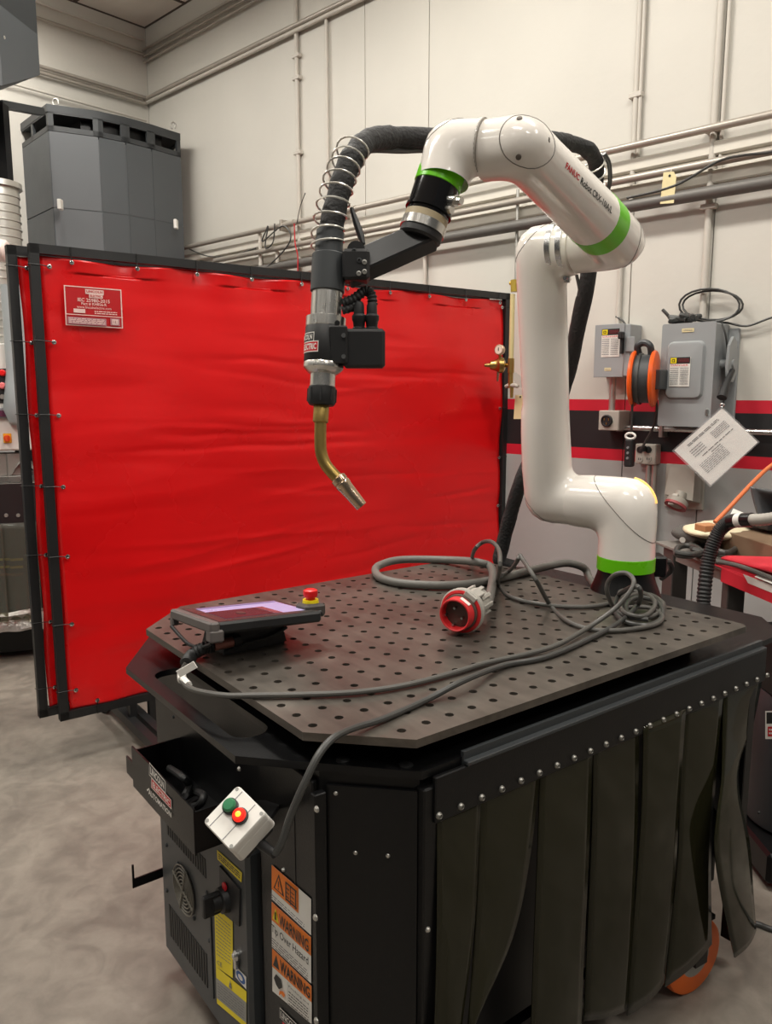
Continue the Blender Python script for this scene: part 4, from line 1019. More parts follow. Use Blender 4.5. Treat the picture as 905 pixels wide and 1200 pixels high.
wc = CF.z(815, 1121, .1); ax = CF.i.to_3x3() @ V((.52, -.86, 0))
OR2 = mat('orange_polyurethane', (228, 104, 26), .45)
for i, (x, y) in enumerate(((wc.x, wc.y+.02), (1.08, .78), (.2, .78), (.24, .3))):
    A = ax if i == 0 else V((.2, 1, 0)).normalized(); c = V((x, y, .1))
    W_ = CT.part('caster_wheel', MB().lathe(c-A*.024, A, [(0, .088), (.004, .097), (.012, .1), (.036, .1), (.044, .097), (.048, .088)], 40), OR2)
    CT.part('wheel_hub', MB().lathe(c-A*.026, A, [(0, .02), (0, .03), (.004, .07), (.003, .0885), (.049, .0885), (.048, .07), (.052, .03), (.052, .001)], 32), SIL, W_)
    CT.part('caster_fork', MB().obox(c+A*.036+V((0, 0, .05)), A, A.cross(V((0, 0, 1))), (0, 0, 1), .004, .022, .06).obox(c-A*.036+V((0, 0, .05)), A, A.cross(V((0, 0, 1))), (0, 0, 1), .004, .022, .06).obox(c+V((0, 0, .11)), A, A.cross(V((0, 0, 1))), (0, 0, 1), .042, .04, .006), BLACK, W_)
# cables lying in the tray
rr = random.Random(3)
P = [CF.x(*c4(*p), a) for p, a in (((190, 195), -.02), ((235, 215), -.045), ((265, 260), -.03), ((250, 300), -.05), ((285, 285), -.02), ((320, 300), -.04), ((300, 335), -.05), ((270, 340), -.03), ((310, 320), -.01))]
for p in P: p.z = max(.63, min(p.z, .7)); p.y = max(p.y, bx0+.03); p.y = min(p.y, bx1-.03)
solo('cable', 'black cable bundle lying in the open tray on the cart side', 'cable', CF, P[0], MB().tube(spline(P, 8), .008, 10), RUBBER)

# control station: white box with green and red lamps on the cart corner
Xc = V((1, 0, 0)); Uc = V((0, _s, _c)); c = at(275, 958, 1.2); nn = -ray(275, 958).normalized()
nrm = (nn*.86-Xc*.34+Uc*.36).normalized()
def onpl(px, py): r = ray(px, py); o = V((0, 0, CAMH)); return o+r*((c-o).dot(nrm)/r.dot(nrm))
kT, kL, kB, kR = [onpl(*p) for p in ((276.8, 921.5), (237, 957.5), (272.5, 996), (312, 956))]
u_ = (kR+kB-kT-kL).normalized(); w_ = (kL+kB-kT-kR); w_ = (w_-u_*w_.dot(u_)).normalized()
if u_.cross(w_).dot(nrm) < 0: nrm_flip = True
T = Thing('control_station', 'white push button box with green button and lit red lamp on cart corner', 'control box', G, c-nrm*.04)
hs = ((kR+kB-kT-kL).length/4+(kL+kB-kT-kR).length/4)/2; rings = []
for (dz, k, b) in ((-.05, .98, 0), (-.048, 1.02, 0), (-.02, 1.0, 0), (-.0195, .985, 0), (-.0185, .985, 0), (-.018, 1.0, 0), (-.003, 1.0, .0), (0, .985, 0), (.002, .95, 0)):
    R = []
    for cxn, cyn, a0 in ((1, 1, 0), (-1, 1, 90), (-1, -1, 180), (1, -1, 270)):
        for q in range(4):
            t = math.radians(a0+30*q); r = .006
            R.append(c+nrm*dz+u_*((cxn*(hs-r)+r*math.cos(t))*k)+w_*((cyn*(hs-r)+r*math.sin(t))*k*1.04))
    rings.append(R)
BX = T.part('enclosure', MB().loft(rings), WHT)
for i in (-1, 1):
    for j in (-1, 1): T.part('screw', MB().lathe(c+nrm*.0015+u_*i*.03+w_*j*.031, nrm, [(0, .003), (.001, .003), (.001, .0005)], 10), SIL, BX)
T.part('lid_groove', MB().obox(c+nrm*.002+u_*.012, w_, u_, nrm, .034, .0006, .0004).obox(c+nrm*.002-u_*.02, w_, u_, nrm, .034, .0006, .0004), PGREY, BX)
for px, m, nm in (((268.3, 943), LAMPG, 'green_button'), ((279.8, 954.5), LAMPR, 'red_lamp')):
    r = ray(*px); o = V((0, 0, CAMH)); p = o+r*((c+nrm*.012-o).dot(nrm)/r.dot(nrm)); p -= nrm*.012
    B_ = T.part('bezel', MB().lathe(p, nrm, [(0, .0125), (.008, .0125), (.009, .011)], 24), BLACKM)
    T.part(nm, MB().lathe(p+nrm*.0085, nrm, [(0, .0108), (.004, .0104), (.0065, .008), (.007, .0005)], 24), m, B_, label=nm.replace('_', ' '))
    if 'red' in nm: T.part('lamp_glow', MB().lathe(p+nrm*.0153, nrm, [(0, .0045), (.0006, .003), (.0007, .0003)], 14), LAMPC, B_)
cen = CF.w((.018, .3, .74))
mm = MB(); b1 = c-nrm*.05
mm.obox(b1-nrm*.01, u_, w_, nrm, .03, .03, .012, ch=.003)
dv = (cen-b1); mm.obox((b1+cen)/2-nrm*.01, dv, dv.cross(V((0, 0, 1))), dv.cross(dv.cross(V((0, 0, 1)))), dv.length/2, .025, .004)
pp = CF.w((.0, .24, .77)); 
T.part('mounting_bracket', mm, BLACKM)
g = at(322, 1001, 1.2); T.part('cable_gland', MB().cyl(b1-nrm*.008+u_*.026, g, .009, .007, 12), BLACKM)

# ================================================================== ROBOT
bx_, by_, phi, al, be = .686, 2.185, 2.494, .238, .194
ev = V((math.cos(phi), math.sin(phi), 0)); nv = V((-ev.y, ev.x, 0)); zv = V((0, 0, 1))
JB = V((bx_, by_, 1.185)); uv_ = zv*math.cos(al)+nv*math.sin(al); gv = zv*math.sin(be)+nv*math.cos(be)
P3 = JB+uv_*.71; P5 = P3+gv*.54
A2 = JB+ev*.243; A3 = P3+ev*.213
JW = at(528, 173, 1.6); JF = at(502.5, 248, 1.6)
j5 = (JW-P5).normalized(); j6 = (JF-JW).normalized()
def elbow(P0, C, P1, r0, rc, r1, fi=.03, n=10, seg=40):
    d0 = (C-P0).normalized(); d1 = (P1-C).normalized(); d1 = (d1-d0*d0.dot(d1)).normalized(); w = d0.cross(d1)
    ring = lambda c, rho, a, b: [c+rho*(a*math.cos(2*math.pi*k/seg))+w*(b*math.sin(2*math.pi*k/seg)) for k in range(seg)]
    R = []; l0 = (C-P0).length; e0 = rc+fi
    for t in (0, .34, .67):
        s = t*(l0-e0)/l0; R.append(ring(P0+d0*(t*(l0-e0)), -d1, r0+(rc-r0)*t, r0+(rc-r0)*t))
    piv = C-d0*e0+d1*e0; Lm = 2*rc+fi
    for i in range(n+1):
        f = math.pi/2*i/n; x, y = math.cos(f), math.sin(f); rho = -d1*x+d0*y
        if x > 1e-6 and Lm/x*y <= e0: Rr = Lm/x
        elif y > 1e-6 and Lm/y*x <= e0: Rr = Lm/y
        else:
            b = e0*(x+y); Rr = b+math.sqrt(max(0, b*b-2*e0*e0+rc*rc))
        R.append(ring(piv+rho*((fi+Rr)/2), rho, (Rr-fi)/2, rc))
    l1 = (P1-C).length
    for t in (.33, .66, 1):
        q = C+d1*(e0+(l1-e0)*t); q = q.lerp(P1, t); R.append(ring(q, d0, rc+(r1-rc)*t, rc+(r1-rc)*t))
    return R
RB = Thing('robot_arm', 'white jointed robot arm with bright green rings bolted to the table end', 'robot arm', G, (bx_, by_, .88))
base0 = V((bx_, by_, .94))
def seam(link, mb, P, nrm, r=.0011, keep=None, name='seam'):  # thin groove line where a plane cuts a shell
    import bmesh
    bm = bmesh.new(); vs = [bm.verts.new(v) for v in mb.v]
    for f in mb.f:
        try: bm.faces.new([vs[i] for i in f])
        except ValueError: pass
    bm.normal_update()
    res = bmesh.ops.bisect_plane(bm, geom=bm.verts[:]+bm.edges[:]+bm.faces[:], plane_co=P, plane_no=nrm)
    es = [e for e in res['geom_cut'] if isinstance(e, bmesh.types.BMEdge)]
    adj = {}
    for e in es:
        for v, q in ((e.verts[0], e.verts[1]), (e.verts[1], e.verts[0])): adj.setdefault(v, []).append(q)
    loops = []; left = set(adj)
    while left:
        v = left.pop(); L = [v]
        while True:
            nx = [q for q in adj[L[-1]] if q in left]
            if not nx: break
            L.append(nx[0]); left.discard(nx[0])
        loops.append([q.co.copy() for q in L])
    L = max(loops, key=len) if loops else None
    bm.free()
    if keep: L = [p for p in L if keep(p)]
    if L: RB.part(name, MB().tube(L+([L[0]] if not keep else []), r, 5), mat('seam_grey', (110, 104, 98), .6), link)
d_ = lambda a, b: (b-a).normalized()
RB.part('base_plate', MB().lathe(base0, zv, [(-.06, .115), (-.05, .114), (.0, .096), (.03, .084), (.05, .078), (.062, .077)], 40), BLACK)
for i in range(6):
    a = i*math.pi/3+.3; RB.part('base_bolt', MB().lathe(base0+V((.106*math.cos(a), .106*math.sin(a), -.045)), zv, [(0, .008), (.02, .008), (.02, .001)], 10), BLACKM)
RB.part('green_ring', MB().lathe(base0, zv, [(.06, .079), (.061, .0805), (.098, .0805), (.099, .079)], 48), GREEN)
m1 = MB().loft(elbow(base0+zv*.099, JB, JB+ev*.165, .0795, .0785, .074)); L1 = RB.part('shoulder_link', m1, WHITE, ang=60)
seam(L1, m1, JB-(zv-ev).normalized()*.014, zv-ev)
RB.part('joint_gap', MB().lathe(JB+ev*.163, ev, [(0, .0735), (.005, .0735)], 40), mat('joint_dark', (150, 144, 136), .6))
RB.part('status_light', MB().tube([JB+(-ev)*(.0795)*math.cos(t)*1.0+zv*(.0795*math.sin(t))+nv*.0*t for t in [.15+i*1.25/12 for i in range(13)]], .0026, 8), GLOWO, label='glowing orange light strip on the shoulder edge')
uu = d_(A2, A3)
m2 = MB(); R = elbow(JB+ev*.168, A2, A2+uu*.3, .074, .073, .066); R2 = elbow(A2+uu*.32, A3, A3-ev*.10, .066, .067, .066)
m2.loft(R+R2); L2 = RB.part('upper_arm', m2, WHITE, ang=60)
seam(L2, m2, A2+(ev-uu).normalized()*.032, ev-uu)
seam(L2, m2, A3+(uu+ev).normalized()*.03, uu+ev)
for t in (.05, .08):
    pc = A3-ev*t
    CL = RB.part('hose_clamp', MB().lathe(pc, ev, [(-.008, .068), (-.007, .0695), (.007, .0695), (.008, .068)], 44), STEEL, label='silver band clamp')
    RB.part('clamp_screw', MB().cyl(pc-zv*.07-V((.0, .0, .004)), pc-zv*.088, .008, seg=10).cyl(pc-zv*.078-nv*.012, pc-zv*.078+nv*.014, .006, seg=8), STEEL, CL)
m3 = MB().loft(elbow(P3+ev*.108, P3, P3+gv*.103, .0665, .067, .066, fi=.012)); L3 = RB.part('elbow_link', m3, WHITE, ang=60)
seam(L3, m3, P3-(ev+gv).normalized()*.03, ev+gv)
RB.part('green_ring', MB().lathe(P3, gv, [(.102, .0665), (.103, .068), (.168, .0675), (.169, .066)], 48), GREEN)
m4 = MB().loft(elbow(P3+gv*.168, P5, P5+j5*.0785, .0668, .0585, .0545, fi=.02, n=14)); L4 = RB.part('forearm', m4, WHITE, ang=60)
seam(L4, m4, P5+(gv-j5).normalized()*.025, gv-j5)
ku = gv.cross(j5).normalized()
for a in (.35, 2.45, 4.5):
    nO = (gv-j5).normalized(); kq = (gv+j5).normalized(); dirr = (ku*math.cos(a)+kq*math.sin(a)); q = P5+nO*.0385+dirr*.0405
    RB.part('cap_screw', MB().lathe(q, (dirr*.72+nO*.69), [(-.002, .0055), (.0025, .0055), (.003, .004), (.003, .0005)], 12), mat('screw_hole', (96, 88, 80), .6), L4)
RB.part('joint_gap', MB().lathe(P5+j5*.0765, j5, [(0, .0541), (.0035, .0541)], 40), MATS['joint_dark'])
m5 = MB().loft(elbow(P5+j5*.0795, JW, JW+j6*.056, .0545, .0535, .0475, fi=.02, n=12)); L5 = RB.part('wrist_link', m5, WHITE, ang=60)
seam(L5, m5, JW+(j5-j6).normalized()*.02, j5-j6)
RB.part('green_ring', MB().lathe(JW, j6, [(.055, .0475), (.056, .0488), (.085, .0488), (.086, .0475)], 44), GREEN)
RB.part('wrist_flange', MB().lathe(JW, j6, [(.083, .047), (.1, .047), (.135, .0465), (.136, .049), (.142, .049), (.1425, .045), (.15, .045)], 44), mat('gloss_black', (22, 22, 24), .12))
q = JW+j6*.115; vd = (V((0, 0, CAMH))-q).normalized(); sd = (Xc*.75+vd*.65); sd = (sd-j6*sd.dot(j6)).normalized()
RB.part('flange_connector', MB().cyl(q+sd*.042, q+sd*.062, .012, seg=12).cyl(q+sd*.06, q+sd*.075, .008, seg=10).cyl(q+sd*.042+j6*.018, q+sd*.058+j6*.018, .009, seg=10), CHROME, label='silver round connector on the black wrist flange')
RB.part('tool_spacer', MB().lathe(JW, j6, [(.149, .044), (.15, .0455), (.163, .0455), (.164, .044)], 40), mat('tan_spacer', (176, 160, 128), .5), label='tan spacer ring')
RB.part('tool_plate', MB().lathe(JW, j6, [(.182, .0445), (.195, .0445), (.2, .04)], 40), BLACKM)
RB.part('tool_adapter', MB().lathe(JW, j6, [(.163, .044), (.164, .047), (.182, .047), (.183, .044)], 40), CHROME, label='silver adapter ring')
# printed name wrapped on the forearm tube
mp_ = P3+gv*.33; vd = (V((0, 0, CAMH))-mp_); vd = (vd-gv*vd.dot(gv)).normalized(); sd = gv.cross(vd)
if sd.dot(Uc+Xc) < 0: sd = -sd
def fmap(t0, t1, a0, hgt):
    def f(u, v, h):
        t = t0+(t1-t0)*u; r = .0672+(.0585-.0672)*(t-.168)/(.54-.0785-.168); a = a0+(v-.5)*hgt/r
        return P3+gv*t+(vd*math.cos(a)+sd*math.sin(a))*(r+.0006+h*.3)
    return f
d = Decal((0, 0, 0), (1, 0, 0), (1, -1, 0), (0, -1, 0), fn=fmap(.452, .388, .62, .0125)); d.text('FANUC', 0, 0, 1, 1, 0, .03)
RB.part('maker_name', d.mb, INKR, L4, label='red printed lettering')
d = Decal((0, 0, 0), (1, 0, 0), (1, -1, 0), (0, -1, 0), fn=fmap(.379, .212, .62, .0125)); d.text('Robot CRX-10iA/L', 0, -.1, 1, 1, 0, .015)
RB.part('model_name', d.mb, INK, L4, label='black printed lettering')
# connector block and lead behind the base
q = base0+Xc*.1+V((0, .06, .06)); RB.part('base_connector', MB().obox(q, (1, 0, 0), (0, 1, 0), (0, 0, 1), .03, .035, .03, ch=.005), BLACK)
RB.part('base_lead', MB().tube(spline([q, q+V((.05, .02, .005)), q+V((.075, .06, -.03)), q+V((.07, .12, -.07))], 6), .009, 8), CABLED)

# ================================================================== TORCH AND ITS HOSE
TD = 1.585
def tp(px, py, D=TD): return at(px, py, D)
ta, tb_ = tp(386, 300), tp(376.5, 480); td = (tb_-ta).normalized(); ppm = FPX/TD
def ty(py): return (tp(386+(376.5-386)*(py-300)/180, py)-ta).dot(td)
TC_ = Thing('welding_torch', 'welding torch with silver and black barrel, brass neck and nozzle held by robot', 'welding torch', G, ta)
def tl(name, prof, m, label=None, seg=36): return TC_.part(name, MB().lathe(ta, td, [(ty(y), r) for y, r in prof], seg), m, label=label)
tl('clamp_sleeve', [(299, .0335), (300, .0348), (342, .0348), (343, .033)], CHAR)
tl('upper_barrel', [(342, .0305), (378, .0305)], CHROME, 'ribbed silver upper barrel')
for k in range(9):
    a = k*2*math.pi/9; u1, w1 = perp(td); o_ = (u1*math.cos(a)+w1*math.sin(a))*.0302
    TC_.part('barrel_rib', MB().cyl(ta+td*ty(344)+o_, ta+td*ty(376)+o_, .0016, seg=6), CHROME)
tl('upper_collar', [(372, .036), (373, .0405), (384, .0405), (385, .039)], CHROME)
tl('torch_body', [(384.5, .0395), (385.5, .0405), (425, .0405), (426, .0395)], BLACKM)
tl('lower_collar', [(425.5, .0395), (427, .0408), (432, .0405), (435, .036), (438, .03), (439, .025)], CHROME)
tl('lower_barrel', [(438, .0255), (455, .0255)], CHROME)
tl('knurled_nut', [(453, .026), (454, .0278), (460, .0285), (472, .0285), (475, .025)], BLACKM, seg=18)
for k in range(8):
    a = k*2*math.pi/8; o_ = (u1*math.cos(a)+w1*math.sin(a))*.0285; TC_.part('nut_rib', MB().cyl(ta+td*ty(456)+o_, ta+td*ty(471)+o_, .002, seg=6), BLACKM)
tl('neck_socket', [(474, .0148), (475, .0158), (494, .0158), (495.5, .0135)], BRASSD)
def bar(py): return ta+td*ty(py)
# label wrapped on the body
vd2 = (V((0, 0, CAMH))-bar(405)); vd2 = (vd2-td*vd2.dot(td)).normalized(); sd2 = td.cross(vd2)
if sd2.x < 0: sd2 = -sd2
def bmap(u, v, h):
    a = -1.55+1.25*u; return bar(417-23*v)+(vd2*math.cos(a)+sd2*math.sin(a))*(.0405+.0004+h*.5)
d = Decal((0, 0, 0), (1, 0, 0), (1, -1, 0), (0, -1, 0), fn=bmap, lift=.0004)
d.rect(-.1, .5, .8, 1, 1, 10).rect(-.1, .56, .77, .95, 0, 10).rect(.1, 0, 1, .55, 1, 10).rect(.13, .05, .97, .5, 2, 10).text('LINCOLN', -.05, .62, .72, .9, 1, .03).text('ELECTRIC', .18, .12, .92, .43, 1, .03)
TC_.part('maker_logo', d.mb, [INK, WHT, INKR], label='red and white logo label')
# side box with plate, screws and two plugs
bx = tp(427, 409); 
BXP = TC_.part('side_box', MB().obox(bx, Xc, (0, 1, 0), zv, .0425, .03, .0385, ch=.006), BLACKM)
TC_.part('mount_plate', MB().obox(tp(398, 405)+V((0, -.034, 0)), Xc, (0, 1, 0), zv, .018, .006, .037, ch=.003), BLACKM)
for py in (395, 419): p = tp(404.5, py)+V((0, -.041, 0)); TC_.part('screw', MB().lathe(p, (-.1, -1, 0), [(0, .0045), (.006, .0045), (.006, .001)], 10), STEEL)
p = tp(397, 380)+V((0, -.03, 0)); TC_.part('screw', MB().lathe(p, (-.1, -1, .0), [(0, .005), (.006, .005), (.006, .001)], 10), INK)
for px in (421, 436):
    TC_.part('plug', MB().lathe(tp(px, 388), zv, [(0, .013), (.006, .0135), (.008, .0115), (.018, .0125), (.022, .0145), (.03, .0145), (.034, .011), (.05, .0105), (.056, .0085)], 16), BLACKM)
def ridged(P, r, pitch=.006):
    rr = []; 
    for i in range(len(P)): rr.append(r*(1.12 if i % 2 else .9))
    return rr
P = spline([tp(401, 356, TD-.0), tp(415, 350), tp(428, 341), tp(435, 345), tp(437, 358)], 7); TC_.part('corrugated_lead', MB().tube(P, ridged(P, .0098), 12), RUBBER)
P = spline([tp(401, 364), tp(412, 361), tp(420, 356), tp(422, 362)], 5); TC_.part('corrugated_lead', MB().tube(P, ridged(P, .008), 12), RUBBER)
# bracket from the wrist to the sleeve
s0, s1 = JW+j6*.2, tp(420, 313); bd = (s1-s0).normalized(); sidev = (vd2-bd*vd2.dot(bd)).normalized(); upv = bd.cross(sidev)
if upv.z < 0: upv = -upv
sidev = (sidev*.94+upv*.34).normalized(); upv = (upv-sidev*upv.dot(sidev)).normalized()
TC_.part('tool_arm', MB().obox((s0+s1)/2, bd, sidev, upv, (s1-s0).length/2+.03, .024, .027, ch=.004), BLACKM, label='black square tube arm')
d = Decal(*[(s0+s1)/2+bd*a+sidev*.0243+upv*b for a, b in ((-.035, .027), (.005, .027), (.005, .018), (-.035, .018))], lift=.0004); d.rect(0, 0, 1, 1, 0)
TC_.part('purple_sticker', MB().obox((s0+s1)/2-bd*.03+upv*.0285, bd, sidev, upv, .022, .012, .0006), mat('purple_print', (110, 100, 190), .4))
cp = tp(418, 313); 
TC_.part('clamp_block', MB().obox(cp+V((0, -.005, 0)), Xc, (0, 1, 0), zv, .027, .035, .03, ch=.006), BLACKM)
TC_.part('clamp_ear', MB().lathe(tp(418, 296)+V((0, -.03, 0)), (0, 1, 0), [(0, .018), (.05, .018)], 18), BLACKM)
for px, py in ((428, 311), (421.5, 324), (416, 298), (422, 309), (428, 322)):
    p = tp(px, py)+V((0, -.04, 0)); TC_.part('clamp_bolt', MB().lathe(p, (-.05, -1, 0), [(0, .005), (.003, .005), (.0035, .003), (.001, .0028), (.001, .0005)], 10), CHAR if px < 425 and py < 320 else ZINC)
P = spline([bar(494), tp(375.5, 515), tp(376.5, 530), tp(381, 543), tp(389, 553.5), tp(398, 563)], 8)
TC_.part('gooseneck', MB().tube(P, .0122, 18), BRASSD, label='curved brass gooseneck')
n0, n1 = tp(395, 559), tp(424, 593.5); nd = (n1-n0).normalized(); nl = (n1-n0).length
TC_.part('nozzle', MB().lathe(n0, nd, [(0, .0125), (.003, .0165), (.012, .0165), (.014, .015), (.016, .0165), (.022, .0165), (.026, .0152), (nl*.55, .0142), (nl-.004, .0125), (nl, .012), (nl, .009), (nl-.02, .0088)], 28), COPPER, label='silvery conical nozzle')
TC_.part('contact_tip', MB().cyl(n0+nd*(nl-.03), n0+nd*(nl-.003), .004, .003, 10), COPPER)

hp = [(385, 304, 1.585), (388, 270, 1.585), (394, 240, 1.59), (403, 208, 1.6), (415, 182, 1.62), (432, 165, 1.66), (460, 161, 1.72), (500, 162, 1.76), (545, 164, 1.8), (600, 167, 1.86), (645, 166, 1.92), (668, 168, 1.97), (688, 175, 2.01), (698, 189, 2.05), (699, 206, 2.08), (698, 232, 2.12), (696, 260, 2.17), (692, 300, 2.24), (687, 340, 2.28), (677, 385, 2.36), (668, 430, 2.44), (652, 480, 2.52), (632, 520, 2.56), (612, 560, 2.58), (598, 605, 2.64), (589, 640, 2.68)]
HP = spline([at(*p) for p in hp]+[CF.w((1.27, .93, .925)), CF.w((1.31, .9, .905))], 10)
rr_ = []
for i, p in enumerate(HP):
    base = .0245 if i < 60 else (.0225 if i < 110 else (.0205 if i < 170 else .0235))
    rr_.append(base*(1+.06*noise.noise(p*22)+.10*noise.noise(p*45)*(1 if i < 130 else .3)))
HS = Thing('torch_hose', 'thick black fabric hose arching from torch behind robot down to the cart', 'hose', G, HP[0])
HS.part('hose_sleeve', MB().tube(HP, rr_, 18), HOSE)
HS.part('hose_cuff', MB().tube([at(385, 300, 1.585), at(386, 285, 1.585), at(387.5, 272, 1.585)], .0285, 24), CHAR)
def coil(pts, turns, r, wire, offs):
    S = spline(pts, 12); L = [0]
    for i in range(1, len(S)): L.append(L[-1]+(S[i]-S[i-1]).length)
    N = turns*18; out = []; 
    for k in range(N+1):
        s = L[-1]*k/N; i = max(j for j in range(len(L)) if L[j] <= s+1e-9); i = min(i, len(S)-2)
        p = S[i].lerp(S[i+1], (s-L[i])/max(L[i+1]-L[i], 1e-9)); dd = (S[i+1]-S[i]).normalized()
        y = V((0, 1, 0)); u = (y-dd*y.dot(dd)).normalized(); w = dd.cross(u); t = 2*math.pi*k/18
        out.append(p+offs+(u*math.cos(t)+w*math.sin(t))*r)
    return MB().tube(out, wire, 6)
WIREM = mat('spring_wire', (225, 222, 214), .3, .6)
HS.part('spring_guard', coil([at(385, 294, 1.585), at(386, 290, 1.585), at(386.5, 280, 1.585), at(387, 268, 1.585), at(393, 238, 1.585), at(402, 206, 1.595), at(413, 181, 1.615), at(419, 170, 1.625)], 9, .033, .0021, V((-.004, 0, 0))), WIREM, label='silver wire spring around the hose')
HS.part('spring_guard', coil([at(697, 185, 2.04), at(698, 206, 2.08), at(697, 235, 2.12), at(695, 258, 2.16)], 5, .031, .0022, V((-.006, 0, 0))), WIREM, label='silver wire spring around the hose')
HS.part('side_lead', MB().tube(spline([at(708, 180, 2.03), at(714, 192, 2.05), at(715, 212, 2.08), at(711, 228, 2.12), at(704, 250, 2.17)], 6), .006, 8), CABLED)
HS.part('side_lead', MB().tube(spline([at(424, 178, 1.68), at(440, 176, 1.7), at(470, 177, 1.74), at(500, 176, 1.78), at(560, 176, 1.82)], 6), .006, 8), CABLED)
HS.part('side_lead', MB().tube(spline([at(676, 322, 2.27), at(680, 345, 2.28), at(676, 352, 2.3), at(668, 400, 2.38), at(664, 470, 2.46)], 6), .005, 8), CABLED)
HS.part('hose_strut', MB().tube([at(412, 244, 1.61), at(418, 262, 1.6), at(423, 276, 1.59), at(426, 286, 1.585)], [.004, .007, .0075, .004], 8), BLACKM)

# ================================================================== THINGS ON THE TABLE
ZT = .94
def t_(px, py, h=0): return onz(px, py, ZT+h)
# industrial plug
fc = onz(543, 715, ZT+.0545); vdp = -ray(543, 715).normalized(); pa_ = (Xc*-.42-Uc*.36+vdp*.83).normalized()
pa_ = V((pa_.x, pa_.y, -.03)).normalized()
T = Thing('industrial_plug', 'big red four pin power plug lying on the steel table', 'plug', G, (fc.x, fc.y, ZT))
L = lambda prof: MB().lathe(fc, pa_, prof, 44)
T.part('grey_collar', L([(-.03, .036), (-.022, .044), (-.012, .05), (-.004, .0535), (.004, .0545), (.01, .0545), (.012, .052)]), GREYP, label='grey collar with wide rim')
T.part('red_flange', L([(.008, .0515), (.014, .051), (.016, .046), (.015, .043)]), REDP)
T.part('seal_ring', L([(.012, .0435), (.022, .043), (.024, .040)]), mat('seal_brown', (86, 70, 62), .6))
T.part('red_shroud', L([(.014, .040), (.044, .0392), (.047, .0384), (.048, .0366), (.046, .0338), (.004, .0335), (.004, .0005)]), REDP)
T.part('socket_floor', L([(.0045, .0332), (.0055, .0332), (.0055, .0005)]), mat('socket_dark', (48, 26, 24), .6))
pu, pw = perp(pa_)
for px, py in ((532.5, 713), (521.5, 721), (541, 725), (530.5, 732.5)):
    r = ray(px, py); o = V((0, 0, CAMH)); p = o+r*((fc+pa_*.036-o).dot(pa_)/r.dot(pa_)); T.part('pin', MB().cyl(p-pa_*.03, p, .0036, .003, 12), STEEL)
vv = (V((0, 0, CAMH))-fc); upn = (Uc*.75+Xc*.6); upn = (upn-pa_*upn.dot(pa_)).normalized(); sdn = pa_.cross(upn)
q = fc+pa_*.033+upn*.0388; T.part('white_label', MB().obox(q, sdn, pa_, upn, .013, .006, .0008), WHT)
T.part('collar_tab', MB().obox(fc+pa_*.014+upn*.047, sdn, pa_, upn, .016, .004, .006, ch=.001), GREYP)
T.part('rear_body', L([(-.1, .026), (-.09, .032), (-.07, .036), (-.028, .037)]), GREYP)
for k in range(10):
    a = k*2*math.pi/10; o_ = (pu*math.cos(a)+pw*math.sin(a)); T.part('grip_rib', MB().obox(fc-pa_*.062+o_*.037, pa_, o_, pa_.cross(o_), .024, .003, .005, ch=.001), GREYP)
rb = fc-pa_*.1
T.part('latch_clip', MB().obox(fc-pa_*.03+upn*.043, sdn, pa_, upn, .012, .02, .004, ch=.002), GREYP)
P = spline([rb+pa_*.01, rb-pa_*.05+V((.0, 0, -.02)), t_(577, 668, .02), t_(560, 659, .03), t_(520, 656, .014), t_(470, 656, .013), t_(446, 662, .013), t_(440, 669, .013), t_(448, 678, .013), t_(475, 684, .013), t_(520, 686, .014), t_(560, 683, .013), t_(600, 674, .013), t_(640, 664, .013), t_(662, 660, .013), onz(676, 662, .945), onz(686, 667, .925), onz(691, 678, .9), onz(700, 690, .893)], 9)
solo('power_cable', 'thick grey power cable looped behind the red plug on the table', 'cable', G, P[0], MB().tube(P, .0125, 14), CABLE)
# teach pendant
c4p = [CF.z(211.6, 714, 1.02), CF.z(318.6, 703, 1.02), CF.z(381.8, 716.5, 1.02), CF.z(253, 730, 1.02)]
ctrp = sum(c4p, V())/4
PFa = math.radians(35.6); cw = V((-.302, 1.674, 0))
PF = Frame((cw.x, cw.y), math.degrees(PFa))
T = Thing('teach_pendant', 'tablet style robot teach pendant with lavender screen lying on the table', 'tablet', PF, (0, 0, ZT))
hx_, hy_ = .122, .108
TLT = Matrix.Translation((0, 0, 1.02)) @ Matrix.Rotation(math.radians(3.7), 4, 'Y') @ Matrix.Rotation(math.radians(-5.6), 4, 'X')
T.part('tablet_body', MB().box((-hx_, -hy_, -.02), (hx_, hy_, .004), 0, TLT, ch=.005), BLACKM)
d = Decal(*[TLT @ V(p) for p in ((-hx_+.008, hy_-.01, .0042), (hx_-.012, hy_-.01, .0042), (hx_-.012, -hy_+.012, .0042), (-hx_+.008, -hy_+.012, .0042))], lift=.0003)
d.rect(0, 0, 1, 1, 3).rect(.1, .1, .97, .92, 0).rect(.1, .1, .62, .62, 1).rect(.62, .1, .7, .62, 2).poly([(.36+.045*math.cos(t*.5), .36+.08*math.sin(t*.5)) for t in range(12)], 3).rect(.1, .86, .97, .92, 4)
T.part('screen', d.mb, [SCRW, SCRD, SCRR, mat('screen_bezel', (66, 61, 60), .3), mat('screen_bar', (140, 132, 176), .3, emit=.12)], label='lit lavender screen with dark and red areas')
T.part('end_grip', MB().box((-hx_-.018, -hy_-.004, -.016), (-hx_+.004, hy_+.004, .006), 0, TLT, ch=.004).box((-hx_-.018, -hy_-.006, -.036), (-hx_+.012, -hy_+.022, -.01), 0, TLT, ch=.004).box((-hx_-.018, hy_-.012, -.03), (-hx_-.002, hy_+.006, -.01), 0, TLT, ch=.003), mat('grip_grey', (92, 86, 84), .5), label='grey end bracket')
